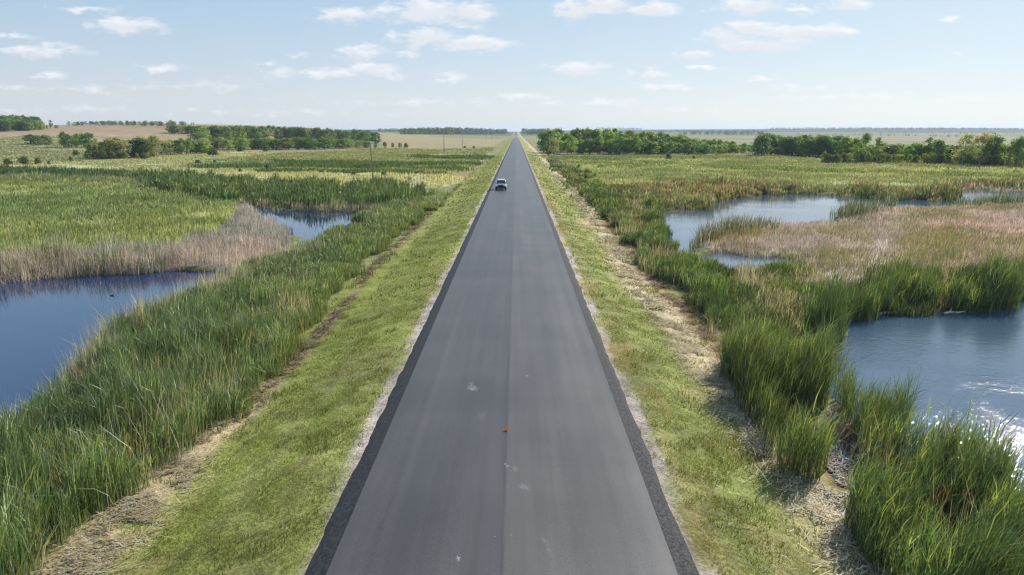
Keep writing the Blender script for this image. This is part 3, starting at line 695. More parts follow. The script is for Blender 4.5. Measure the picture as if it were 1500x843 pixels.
# ------------------------------------------------------------------ trees
def tube_np(path, radii, sides=6):
    path = np.array(path, float); V = []; Q = []
    for i, p in enumerate(path):
        t = path[min(i + 1, len(path) - 1)] - path[max(i - 1, 0)]; t /= np.linalg.norm(t) + 1e-9
        a = np.cross(t, [0.3, 1, 0.1]); a /= np.linalg.norm(a) + 1e-9; b = np.cross(t, a)
        for k in range(sides):
            th = 2 * np.pi * k / sides
            V.append(p + radii[i] * (a * np.cos(th) + b * np.sin(th)))
    for i in range(len(path) - 1):
        for k in range(sides):
            Q.append((i * sides + k, i * sides + (k + 1) % sides, (i + 1) * sides + (k + 1) % sides, (i + 1) * sides + k))
    return np.array(V), np.array(Q)

def make_tree(kind, seed):
    """meshes (trunk, crown) of a tree about 10 m tall"""
    r = np.random.default_rng(seed)
    cfg = {'aspen': dict(h=10, cb=0.9, rx=2.9, n=52, cr=1.2, leaves=34, ls=.58, col=(0.15, 0.235, 0.045), bark=M_ASPEN, tr=.16),
           'oak': dict(h=10, cb=0.5, rx=3.6, n=62, cr=1.35, leaves=34, ls=.62, col=(0.085, 0.15, 0.038), bark=M_BARK, tr=.24),
           'poplar': dict(h=10, cb=1.8, rx=1.8, n=32, cr=.95, leaves=30, ls=.5, col=(0.12, 0.185, 0.045), bark=M_ASPEN, tr=.13),
           'willow': dict(h=10, cb=0.3, rx=5.2, n=52, cr=1.8, leaves=36, ls=.8, col=(0.165, 0.21, 0.06), bark=M_BARK, tr=.2),
           'grey': dict(h=10, cb=1.0, rx=2.9, n=40, cr=1.15, leaves=26, ls=.5, col=(0.19, 0.20, 0.095), bark=M_ASPEN, tr=.16),
           'bush': dict(h=10, cb=0.2, rx=8.0, n=52, cr=2.7, leaves=36, ls=1.2, col=(0.075, 0.11, 0.036), bark=M_BARK, tr=.3)}[kind]
    h, cb = cfg['h'], cfg['cb']
    tv, tq = [], []; nv = 0
    def addt(path, rad, sd=6):
        nonlocal nv
        v, q = tube_np(path, rad, sd); tv.append(v); tq.append(q + nv); nv += len(v)
    lean = r.normal(0, .25, 2)
    cents = []
    for i in range(cfg['n']):
        u = r.uniform(0, 1); zz = cb + (h - cb) * (0.06 + 0.90 * u)
        prof = {'aspen': math.sin(math.pi * min(1, (u * .80 + .20))) ** .7, 'oak': math.sin(math.pi * (u * .72 + .24)) ** .6, 'poplar': math.sin(math.pi * (u * .8 + .15)) ** .6,
                'willow': math.sqrt(max(0, 1 - (u * 1.0) ** 2)), 'grey': math.sin(math.pi * (u * .8 + .16)) ** .7, 'bush': math.sqrt(max(0, 1 - u ** 2))}[kind]
        th = r.uniform(0, 2 * np.pi); rr = cfg['rx'] * prof * math.sqrt(r.uniform(.12, 1)) * r.uniform(.75, 1.2)
        cents.append((rr * math.cos(th) + lean[0] * u, rr * math.sin(th) + lean[1] * u, zz - cfg['cr'] * .6 * (u > .8)))
    cents = np.array(cents)
    if kind in ('willow', 'bush'):
        for k in range(5):
            th = r.uniform(0, 6.28); R = cfg['rx'] * r.uniform(.2, .6)
            addt([(0.3 * math.cos(th), .3 * math.sin(th), -.3), (R * .5 * math.cos(th), R * .5 * math.sin(th), h * .3), (R * math.cos(th), R * math.sin(th), h * .68)], [cfg['tr'], cfg['tr'] * .6, .04])
    else:
        top = h * .93
        addt([(0, 0, -.4), (lean[0] * .2, lean[1] * .1, h * .3), (lean[0] * .6, lean[1] * .6, h * .62), (lean[0], lean[1], top)], [cfg['tr'] * 1.3, cfg['tr'], cfg['tr'] * .6, .03])
        for c in cents[r.choice(len(cents), 9, replace=False)]:
            z0 = max(cb * .8, c[2] - 1.6); f = z0 / h
            addt([(lean[0] * f, lean[1] * f, z0), (c[0] * .55, c[1] * .55, (z0 + c[2]) / 2 + .1), tuple(c)], [cfg['tr'] * .42, cfg['tr'] * .25, .03], 5)
    V = np.concatenate(tv); trunk = quads_mesh('trunk', V, np.concatenate(tq), None, (cfg['bark'],), True)
    LV = []; LC = []
    for c in cents:
        cc = np.array(cfg['col']) * r.uniform(.7, 1.35) * (1 + r.normal(0, .10, 3))
        m = cfg['leaves']; cr = cfg['cr'] * r.uniform(.65, 1.3)
        d = r.normal(0, 1, (m, 3)); d /= np.linalg.norm(d, axis=1)[:, None]
        p = c + d * (cr * r.uniform(.35, 1.0, m) ** .6)[:, None] * np.array([1, 1, .75])
        p[:, 2] = np.maximum(p[:, 2], .15)
        nrm = d + r.normal(0, .7, (m, 3)) + np.array([0, 0, .4]); nrm /= np.linalg.norm(nrm, axis=1)[:, None]
        a = np.cross(nrm, r.normal(0, 1, (m, 3))); a /= np.linalg.norm(a, axis=1)[:, None]; b = np.cross(nrm, a)
        s = cfg['ls'] * r.uniform(.6, 1.3, m)[:, None]
        quad = np.stack([p - a * s * .5, p + b * s * .34, p + a * s * .5, p - b * s * .34], 1)
        LV.append(quad.reshape(-1, 3)); col = cc * r.uniform(.75, 1.25, m)[:, None]
        LC.append(np.repeat(col, 4, 0))
    LV = np.concatenate(LV); LC = np.clip(np.concatenate(LC), .01, .6)
    crown = quads_mesh('crown', LV, np.arange(len(LV)).reshape(-1, 4), LC, (M_LEAF,))
    return trunk, crown

LIB = {}
for kind, n in (('aspen', 5), ('oak', 4), ('poplar', 3), ('willow', 4), ('grey', 3), ('bush', 4)):
    LIB[kind] = [make_tree(kind, 100 + 17 * i + len(kind) * 7) for i in range(n)]
KIND_NAME = {'aspen': 'aspen_tree', 'oak': 'dense_tree', 'poplar': 'poplar_tree', 'willow': 'willow_shrub', 'grey': 'thin_tree', 'bush': 'bush'}
CATS = {'aspen': 'tree', 'oak': 'tree', 'poplar': 'tree', 'willow': 'shrub', 'grey': 'tree', 'bush': 'bush'}
N_TREES = 0
def tree(kind, loc, height, label, group=None, sx=1.0):
    global N_TREES; N_TREES += 1
    tm, cm = random.choice(LIB[kind])
    r = bpy.data.objects.new(KIND_NAME[kind], None); COL.objects.link(r); r.empty_display_size = .5
    s = height / 10.0
    r.location = loc; r.rotation_euler = (0, 0, random.uniform(0, 6.28)); r.scale = (s * sx, s * sx, s)
    r['label'] = label; r['category'] = CATS[kind]
    if group: r['group'] = group
    link('stems' if kind in ('willow', 'bush') else 'trunk', tm, r)
    link('foliage' if kind in ('willow', 'bush') else 'crown', cm, r)
    return r

def ground_at(x, y): return Vector((x, y, float(zt(np.array([x]), np.array([y]))[0])))
def tree_px(kind, px, py, top, label, group=None, sx=1.0, back=0.0):
    p = hit(px, py)
    if back:
        d = Vector((p.x - CAM[0], p.y, 0)).normalized(); p = ground_at(p.x + d.x * back, p.y + d.y * back)
    dist = p.y * CP + (CAM[2] - p.z) * SP
    h = (py - top) / F * dist * 1.02
    return tree(kind, p, h, label, group, sx)

def row(n, x0, x1, base, top, kinds, label, group, back=(0, 0), sx=(0.9, 1.15), jit=1.0, hv=(.82, 1.05)):
    """n trees with bases along a line seen from the camera; label(kind) names them"""
    for i in range(n):
        px = x0 + (x1 - x0) * (i + random.uniform(.15, .85)) / n
        f = (px - x0) / (x1 - x0)
        by = np.interp(f, np.linspace(0, 1, len(base)), base); ty = np.interp(f, np.linspace(0, 1, len(top)), top)
        k = random.choice(kinds); p = hit(px, by + random.uniform(-jit, jit) * .4)
        bk = random.uniform(*back)
        d = Vector((p.x - CAM[0], p.y, 0)).normalized(); q = ground_at(p.x + d.x * bk, p.y + d.y * bk)
        dist = q.y * CP
        zt_top = CAM[2] + (HOR - ty) / F * dist            # height that reaches the wanted skyline
        h = max(2.5, (zt_top - q.z) * random.uniform(*hv))
        tree(k, q, h, label[k], group, random.uniform(*sx) * min(1.6, max(.8, 11.0 / h if k not in ('willow', 'bush') else 1)))

# grove beside the road, beyond the open marsh
G1 = 'trees of the leafy grove beside the road'
row(34, 800, 1090, [226, 227, 227, 226], [199, 197, 203, 211], ['aspen', 'oak', 'aspen'], {'aspen': 'light green aspen on the front edge of the leafy grove beside the road', 'oak': 'dense dark tree on the front edge of the leafy grove beside the road'}, G1, (0, 14), hv=(.7, 1.0))
row(34, 802, 1075, [226, 227, 227, 226], [188, 188, 194, 207], ['aspen', 'aspen', 'oak'], {'aspen': 'light green aspen packed inside the leafy grove beside the road', 'oak': 'dense dark tree packed inside the leafy grove beside the road'}, G1, (20, 50))
row(22, 806, 1000, [226, 227, 227, 227], [187, 185, 188, 196], ['aspen', 'oak'], {'aspen': 'light green aspen at the back of the leafy grove beside the road', 'oak': 'dense dark tree at the back of the leafy grove beside the road'}, G1, (60, 110))
tree_px('oak', 803, 228, 190, 'dark tree at the road end of the leafy grove, casting its shade on the verge', G1, 1.0)
tree_px('oak', 797, 224, 192, 'dark tree behind the road end of the leafy grove, nearest the asphalt', G1, .9)
tree_px('grey', 812, 229, 201, 'smaller thin grey tree at the front corner of the leafy grove', G1)
row(20, 1020, 1112, [226, 225], [210, 207], ['aspen', 'poplar'], {'aspen': 'low light aspen in the gap between the leafy grove and the dark dense clump', 'poplar': 'slender poplar in the gap between the leafy grove and the dark dense clump'}, 'low trees between grove and dark clump', (0, 25), hv=(.7, 1.0))
# dark clump and the loose belt that follows it
G2 = 'trees of the dark clump'
row(12, 1112, 1172, [229, 229], [193, 196], ['oak'], {'oak': 'very dark dense tree of the compact clump at the corner of the dry field'}, G2, (0, 25), hv=(.85, 1.03))
G3 = 'trees of the loose belt behind the marsh'
row(24, 1168, 1262, [230, 233], [196, 198], ['aspen', 'oak', 'aspen'], {'aspen': 'bright aspen in the belt just beside the very dark clump', 'oak': 'dark tree in the belt just beside the very dark clump'}, G3, (0, 25), hv=(.8, 1.05))
row(10, 1200, 1300, [240, 240], [221, 222], ['willow', 'willow', 'bush'], {'willow': 'bright low willow shrub at the front of the loose tree belt', 'bush': 'dark low bush at the front of the loose tree belt'}, 'shrubs in front of the loose tree belt', (0, 5), (.45, .7))
row(24, 1255, 1390, [238, 241], [203, 209], ['aspen', 'oak', 'grey', 'aspen'], {'aspen': 'light aspen in the middle of the loose tree belt', 'oak': 'dark tree in the middle of the loose tree belt', 'grey': 'thin greyish tree in the middle of the loose tree belt'}, G3, (3, 25), hv=(.75, 1.02))
row(22, 1290, 1500, [241, 245], [222, 226], ['willow', 'bush', 'willow'], {'willow': 'pale green willow shrub along the marsh side of the loose tree belt', 'bush': 'dark bush along the marsh side of the loose tree belt'}, 'shrubs along the loose tree belt', (0, 6), (.4, .65))
row(15, 1385, 1530, [243, 246], [207, 208], ['aspen', 'oak', 'grey'], {'aspen': 'light aspen at the sparse end of the loose tree belt', 'oak': 'dark tree at the sparse end of the loose tree belt', 'grey': 'thin grey tree at the sparse end of the loose tree belt'}, G3, (3, 30), hv=(.75, 1.0))
for kind, px, by, ty, lab in (('poplar', 1265, 239, 194, 'tall slim poplar rising above the loose tree belt near its dense end'), ('poplar', 1284, 240, 201, 'pointed poplar next to the tallest slim one in the loose belt'), ('grey', 1409, 243, 195, 'tall open tree with a flat top and bare lower trunk in the belt'),
        ('grey', 1434, 244, 193, 'tall twin-tufted grey tree at the sparse end of the belt'), ('aspen', 1452, 244, 196, 'broad light tree standing highest at the sparse end of the belt'), ('oak', 1487, 245, 199, 'dark narrow tree at the very end of the belt by the frame edge'), ('oak', 1372, 241, 203, 'rounded dark tree in a dip of the loose belt'), ('poplar', 1357, 238, 201, 'small dark poplar topping the middle of the loose belt')):
    tree_px(kind, px, by, ty, lab, G3, .8 if kind == 'oak' else .95)
tree_px('bush', 979, 234, 224, 'round dark bush alone in the marsh before the leafy grove', 'lone bushes in the open marsh', .48)
tree_px('bush', 1016, 234, 228, 'small dark bush beside the round lone one in the marsh', 'lone bushes in the open marsh', .5)
tree_px('bush', 947, 241, 237, 'tiny brown bush in the marsh nearest the leafy grove front', 'lone bushes in the open marsh', .7)
# west side: wood on the hill
G4 = 'trees of the wood on the brown hill'
row(26, -20, 62, [194, 191], [172, 176], ['aspen', 'oak', 'aspen'], {'aspen': 'light green tree of the wood at the top of the brown hill', 'oak': 'dark green tree of the wood at the top of the brown hill'}, G4, (0, 20), hv=(.85, 1.05))
row(20, -20, 60, [192, 189], [166, 170], ['oak', 'aspen'], {'oak': 'dark tree in the back rows of the wood on the brown hill', 'aspen': 'light tree in the back rows of the wood on the brown hill'}, G4, (30, 60), hv=(.9, 1.03))
row(6, 58, 88, [190, 188], [181, 184], ['bush', 'willow'], {'bush': 'low dark scrub at the tapering end of the hill wood', 'willow': 'low pale scrub at the tapering end of the hill wood'}, 'scrub at the end of the hill wood', (0, 10), (.4, .6))
tree_px('poplar', 75, 188, 176, 'single pointed tree sticking up at the tapering end of the hill wood', G4, 1.2)
# two lone bluffs and the long grove
G5 = 'trees of the two small bluffs below the hill'
row(4, 42, 80, [212, 213], [195, 196], ['oak', 'grey', 'willow'], {'oak': 'dark tree of the small rounded bluff below the hill wood', 'grey': 'grey tree of the small rounded bluff below the hill wood', 'willow': 'spreading shrub of the small rounded bluff below the hill wood'}, G5, (0, 8), hv=(.85, 1.0))
row(5, 88, 134, [217, 217], [191, 193], ['aspen', 'oak', 'aspen'], {'aspen': 'yellow green tree with pale trunk in the second small bluff', 'oak': 'dark tree in the second small bluff with pale trunks'}, G5, (0, 8), hv=(.85, 1.02))
G6 = 'trees of the long olive grove'
row(20, 136, 232, [233, 232], [202, 196], ['grey', 'willow', 'grey', 'oak'], {'grey': 'greyish thin tree in the near tall end of the long olive grove', 'willow': 'spreading olive shrub in the near tall end of the long olive grove', 'oak': 'dark tree in the near tall end of the long olive grove'}, G6, (0, 14), (.6, .9), hv=(.75, 1.02))
row(7, 132, 215, [234, 233], [218, 222], ['bush', 'willow'], {'bush': 'dark low bush under the near tall end of the olive grove', 'willow': 'olive low shrub under the near tall end of the olive grove'}, 'low bushes under the olive grove', (0, 3), (.45, .65))
row(20, 228, 305, [229, 226], [202, 200], ['aspen', 'grey', 'poplar'], {'aspen': 'light tree in the thin middle of the long olive grove', 'grey': 'greyish tree in the thin middle of the long olive grove', 'poplar': 'slim tree in the thin middle of the long olive grove'}, G6, (0, 20), hv=(.75, 1.0))
row(42, 296, 535, [222, 220.5, 218], [199, 200, 203], ['aspen', 'grey', 'oak', 'aspen'], {'aspen': 'light green tree on the front side of the far half of the olive grove', 'grey': 'pale greyish tree on the front side of the far half of the olive grove', 'oak': 'dark tree on the front side of the far half of the olive grove'}, G6, (0, 45), (1.05, 1.4), hv=(.8, 1.05))
row(46, 290, 552, [214, 213, 213], [182, 183, 190], ['oak', 'aspen', 'oak', 'poplar'], {'oak': 'dark tree along the skyline of the olive grove', 'aspen': 'lighter tree along the skyline of the olive grove', 'poplar': 'slim tree along the skyline of the olive grove'}, G6, (50, 130), (1.1, 1.5), hv=(.85, 1.03))
row(10, 248, 300, [196, 199], [183, 183], ['grey', 'oak'], {'grey': 'grey tree of the shadowed strip where grove meets stubble hill', 'oak': 'dark tree of the shadowed strip where grove meets stubble hill'}, G6, (0, 20), hv=(.85, 1.05))
tree_px('poplar', 253, 196, 176, 'taller tree marking the hill end of the shadowed strip', G6, 1.2)
row(9, 505, 602, [217, 217], [204, 209], ['willow', 'bush', 'oak'], {'willow': 'olive shrub at the road end of the long olive grove', 'bush': 'dark bush at the road end of the long olive grove', 'oak': 'short dark tree at the road end of the long olive grove'}, 'scrub at the road end of the olive grove', (0, 12), (.5, .75))
# bushes in the fields, western side
for px, by, ty, sx, lab in ((312, 228, 216, .75, 'rounded dark bush in front of the olive grove'), (352, 222, 214, .7, 'small dark bush right under the olive grove'), (390, 222, 213, .7, 'dark low bush in shade before the olive grove front'), (300, 225, 217, .5, 'little bush touching the rounded dark bush'),
        (36, 241, 229, .8, 'broad dark bush in the pale meadow, largest of its row'), (12, 242, 232, .7, 'dark bush at the frame edge of the pale meadow'), (56, 241, 231, .55, 'olive bush right beside the broad dark one in the meadow'), (72, 241, 236, .6, 'smallest bush at the end of the meadow row'), (-12, 242, 230, .7, 'dark bush outside the frame edge of the pale meadow'),
        (112, 228, 220, .8, 'flat dark bush between meadow and olive grove'), (104, 236, 229, .5, 'greyish low bush before the flat dark one'), (128, 230, 222, .6, 'dark bush wedged against the olive grove front'),
        (290, 240, 234, .9, 'flat grey bush at the tip of the green stripes'), (315, 239, 234, .6, 'flat olive bush just inside the green stripes'), (352, 252, 247, .7, 'small black-green bush on the field edge below the stripes'), (392, 248, 240, .6, 'taller bush on the field edge where the stripes start'), (415, 251, 246, .8, 'dark bush beside the taller one on the field edge'),
        (470, 254, 249, .7, 'small round bush midway along the field edge'), (518, 257, 250, .7, 'dark bush on the field edge before the utility pole'), (562, 258, 251, .7, 'dark bush just past the nearest utility pole'), (545, 266, 262, .5, 'little bush at the foot of the nearest utility pole'),
        (627, 231, 227, .9, 'dark bush in the marsh stripe before the second pole'), (653, 232, 228, .8, 'rounder dark bush under the second utility pole'), (614, 231, 228, .8, 'flat dark bush leading the stripe before the second pole'), (681, 217, 214, .9, 'tiny bush at the foot of the third utility pole'), (694, 217, 214, .8, 'tiny bush near the verge past the third pole')):
    tree_px('bush', px, by, ty, lab, 'bushes dotted in the fields', sx)
tree_px('oak', 767, 197, 188, 'dark tree beside the vanishing point of the road', None, 1.1)

# far woods: read as one mass
def far_wood(name, x0, x1, base, top, label, n, size, col):
    acc_v = []; acc_c = []
    r = np.random.default_rng(int(x0 * 7 + 900))
    for i in range(n):
        px = x0 + (x1 - x0) * (i + r.uniform(0, 1)) / n; f = (px - x0) / (x1 - x0)
        by = np.interp(f, np.linspace(0, 1, len(base)), base); ty = np.interp(f, np.linspace(0, 1, len(top)), top)
        p = hit(px, by); dist = p.y; q = ground_at(p.x, p.y + r.uniform(0, 60))
        hh = max(5, CAM[2] + (HOR - ty) / F * dist - q.z) * r.uniform(.75, 1.05)
        m = 46
        c = np.array(col) * r.uniform(.7, 1.35)
        w = hh * .42
        d = r.normal(0, 1, (m, 3)); d /= np.linalg.norm(d, axis=1)[:, None]
        pp = np.array([q.x, q.y, q.z + hh * .5]) + d * (r.uniform(.4, 1, m) ** .5)[:, None] * np.array([w, w, hh * .5])
        a = r.normal(0, 1, (m, 3)); a /= np.linalg.norm(a, axis=1)[:, None]; b = np.cross(a, r.normal(0, 1, (m, 3))); b /= np.linalg.norm(b, axis=1)[:, None]
        s = size * hh / 10 * r.uniform(.6, 1.3, m)[:, None]
        acc_v.append(np.stack([pp - a * s, pp + b * s * .7, pp + a * s, pp - b * s * .7], 1).reshape(-1, 3)); acc_c.append(np.repeat(c * r.uniform(.75, 1.25, m)[:, None], 4, 0))
    V = np.concatenate(acc_v)
    stuff(name, quads_mesh(name, V, np.arange(len(V)).reshape(-1, 4), np.concatenate(acc_c), (M_LEAF,)), label, 'woods')
DG = (0.05, 0.085, 0.03)
far_wood('far_wood', 85, 250, [185, 184.6, 186], [181.6, 181, 182.4], 'thin dark treeline on the crest of the brown hill', 130, 1.1, DG)
far_wood('far_wood', 585, 742, [197.3, 197.6, 196.8], [187.5, 186.3, 189.5], 'hazy dark wood beyond the brown field where the poles dwindle', 150, 1.1, DG)
far_wood('far_wood', 552, 640, [193.5, 193.5], [188, 188.8], 'faint bluish wood behind the end of the olive grove', 70, 1.1, DG)
far_wood('far_wood', 772, 806, [197.5, 197.5], [188.5, 188], 'dusky wood seen between the road end and the leafy grove', 40, 1.1, DG)
far_wood('far_wood', 880, 940, [191, 191], [186.5, 187.5], 'dark wood peeping over the back of the leafy grove', 40, 1.1, DG)
far_wood('far_wood', 1000, 1125, [197.5, 198.5], [191.5, 191.5], 'broken dark wood in the open land behind the dark clump', 60, 1.0, DG)
far_wood('far_wood', 940, 1130, [194, 195], [190, 190.5], 'hazy tree band in the open land above the low end of the leafy grove', 70, 1.0, DG)
far_wood('far_wood', 1290, 1500, [196, 197], [193.5, 194], 'thin hazy tree band midway up the slope to the blue ridge', 50, 1.0, DG)
far_wood('far_wood', 1128, 1500, [190.6, 190.4, 190.8], [187.2, 186.8, 187.6], 'long blue wood along the ridge of the skyline', 260, 1.1, DG)
far_wood('far_wood', 1180, 1500, [198.5, 200, 203], [196.5, 197.6, 199.4], 'broken hedge of far trees crossing the dry land below the blue ridge', 40, 1.0, DG)

# ------------------------------------------------------------------ utility poles
M_POLE = simple('weathered_pole_wood', (0.11, 0.095, 0.08), 0.9, noise=.3)
M_GLASS_I = simple('insulator', (0.55, 0.58, 0.6), 0.3)
def bm_mesh(name, bm, mat, smooth=False):
    me = bpy.data.meshes.new(name); bmesh.ops.recalc_face_normals(bm, faces=bm.faces); bm.to_mesh(me); bm.free(); me.materials.append(mat)
    if smooth: me.polygons.foreach_set('use_smooth', np.full(len(me.polygons), True))
    return me
def cyl(bm, p0, p1, r0, r1, n=10):
    p0, p1 = Vector(p0), Vector(p1); d = p1 - p0
    m = Matrix.Translation((p0 + p1) / 2) @ d.to_track_quat('Z', 'Y').to_matrix().to_4x4()
    bmesh.ops.create_cone(bm, cap_ends=True, segments=n, radius1=r0, radius2=r1, depth=d.length, matrix=m)
def box(bm, c, s, bev=0.0, rot=None):
    m = Matrix.Translation(Vector(c)) @ (rot or Matrix()) @ Matrix.Diagonal((*s, 1))
    r = bmesh.ops.create_cube(bm, size=1, matrix=m)
    if bev: bmesh.ops.bevel(bm, geom=list({e for v in r['verts'] for e in v.link_edges}), offset=bev, segments=2, affect='EDGES', profile=.6)
bm = bmesh.new(); cyl(bm, (0, 0, -.4), (0, 0, 8.7), .165, .115, 12); PM = bm_mesh('pole_shaft', bm, M_POLE, True)
bm = bmesh.new(); cyl(bm, (.07, 0, 8.35), (.26, 0, 8.5), .018, .018, 6); cyl(bm, (.26, 0, 8.48), (.26, 0, 8.68), .05, .035, 8); IM = bm_mesh('insulator', bm, M_GLASS_I)
bm = bmesh.new(); cyl(bm, (-.02, -.15, .3), (-.02, -.11, 7.9), .022, .022, 6); GM = bm_mesh('ground_wire_guard', bm, M_GLASS_I)
poles = [(547, 267, 'wooden utility pole standing nearest, with a small bush at its foot', .985), (650.5, 224, 'second wooden utility pole, rising from the far edge of the marsh', 1.08), (677.5, 216, 'third wooden utility pole, beside the dry field track', 1.0),
         (720.5, 203.6, 'distant thin utility pole where the verge meets the hazy wood', .95), (712, 205.8, 'faint utility pole just before the most distant one', .95)]
for i, (px, py, lab, s) in enumerate(poles):
    p = hit(px, py); r = bpy.data.objects.new('utility_pole', None); COL.objects.link(r); r.location = p; r.scale = (s, s, s)
    r.rotation_euler = (0, math.radians([-2.2, .6, -.8, 0, 0][i]), 0)
    r['label'] = lab; r['category'] = 'utility pole'; r['group'] = 'utility poles along the field'
    link('shaft', PM, r); link('insulator', IM, r); link('wire_guard', GM, r)
# fence posts
bm = bmesh.new(); cyl(bm, (0, 0, -.3), (0, 0, 1.25), .065, .055, 8); FP = bm_mesh('fence_post', bm, M_POLE)
M_TAN = simple('tan_post_wood', (0.42, 0.33, 0.22), .9)  # pale tan wood of the marker board and its post
for i, px in enumerate((589, 593.5, 598, 603, 606.5, 611, 616, 621, 627)):
    o = link('fence_post', FP, None, category='fence post', group='short fence posts past the nearest pole', label='short weathered fence post past the nearest utility pole, by the field edge')
    o.location = hit(px, 268.5 - i * .9); o.rotation_euler = (random.uniform(-.07, .07), random.uniform(-.07, .07), 0); o.scale = (1, 1, random.uniform(.8, 1.15))
bm = bmesh.new(); box(bm, (0, 0, .85), (.5, .04, .75), .01); mp_ = bm_mesh('marker_panel', bm, M_TAN)
bm = bmesh.new(); cyl(bm, (0, .045, -.3), (0, .045, 1.3), .05, .045, 8); mq_ = bm_mesh('marker_post', bm, M_TAN)
r = bpy.data.objects.new('field_marker', None); COL.objects.link(r); r.location = hit(600.5, 267); r['label'] = 'pale tan marker board standing among the short fence posts'; r['category'] = 'marker'
link('panel', mp_, r); link('post', mq_, r)

# ------------------------------------------------------------------ vehicles
M_PAINT = simple('dark_car_paint', (0.018, 0.019, 0.022), 0.25, 0.3, 1.0, noise=.05)
M_CGLASS = simple('car_glass', (0.012, 0.016, 0.018), 0.03, 0.0, 1.0, noise=.05)
M_TYRE = simple('tyre_rubber', (0.02, 0.02, 0.02), 0.85)
M_RIM = simple('alloy_rim', (0.45, 0.45, 0.46), 0.3, 0.9)
M_BLACKP = simple('black_plastic', (0.015, 0.015, 0.017), 0.6)
M_LAMP = simple('headlamp_lens', (0.75, 0.76, 0.78), 0.12, 0.0, 1.0, noise=.04)
M_CHROME = simple('chrome', (0.7, 0.7, 0.72), 0.12, 1.0, noise=.03)
M_BODY = simple('grey_silver_paint', (0.34, 0.35, 0.37), 0.25, 0.4, 1.0, noise=.05)
M_SILVER = simple('silver_car_paint', (0.72, 0.73, 0.75), 0.28, 0.1, 1.0, noise=.05)
def loft(bm, stations, n=16, ex=3.2):
    """stations: (y, halfwidth, z0, z1); superellipse rings joined lengthwise"""
    rings = []
    for (y, hw, z0, z1) in stations:
        ring = []
        for k in range(n):
            th = 2 * math.pi * (k + .5) / n; c, s = math.cos(th), math.sin(th)
            ring.append(bm.verts.new((hw * math.copysign(abs(c) ** (2 / ex), c), y, (z0 + z1) / 2 + (z1 - z0) / 2 * math.copysign(abs(s) ** (2 / ex), s))))
        rings.append(ring)
    for a, b in zip(rings, rings[1:]):
        for k in range(n): bm.faces.new((a[k], a[(k + 1) % n], b[(k + 1) % n], b[k]))
    bm.faces.new(rings[0][::-1]); bm.faces.new(rings[-1])
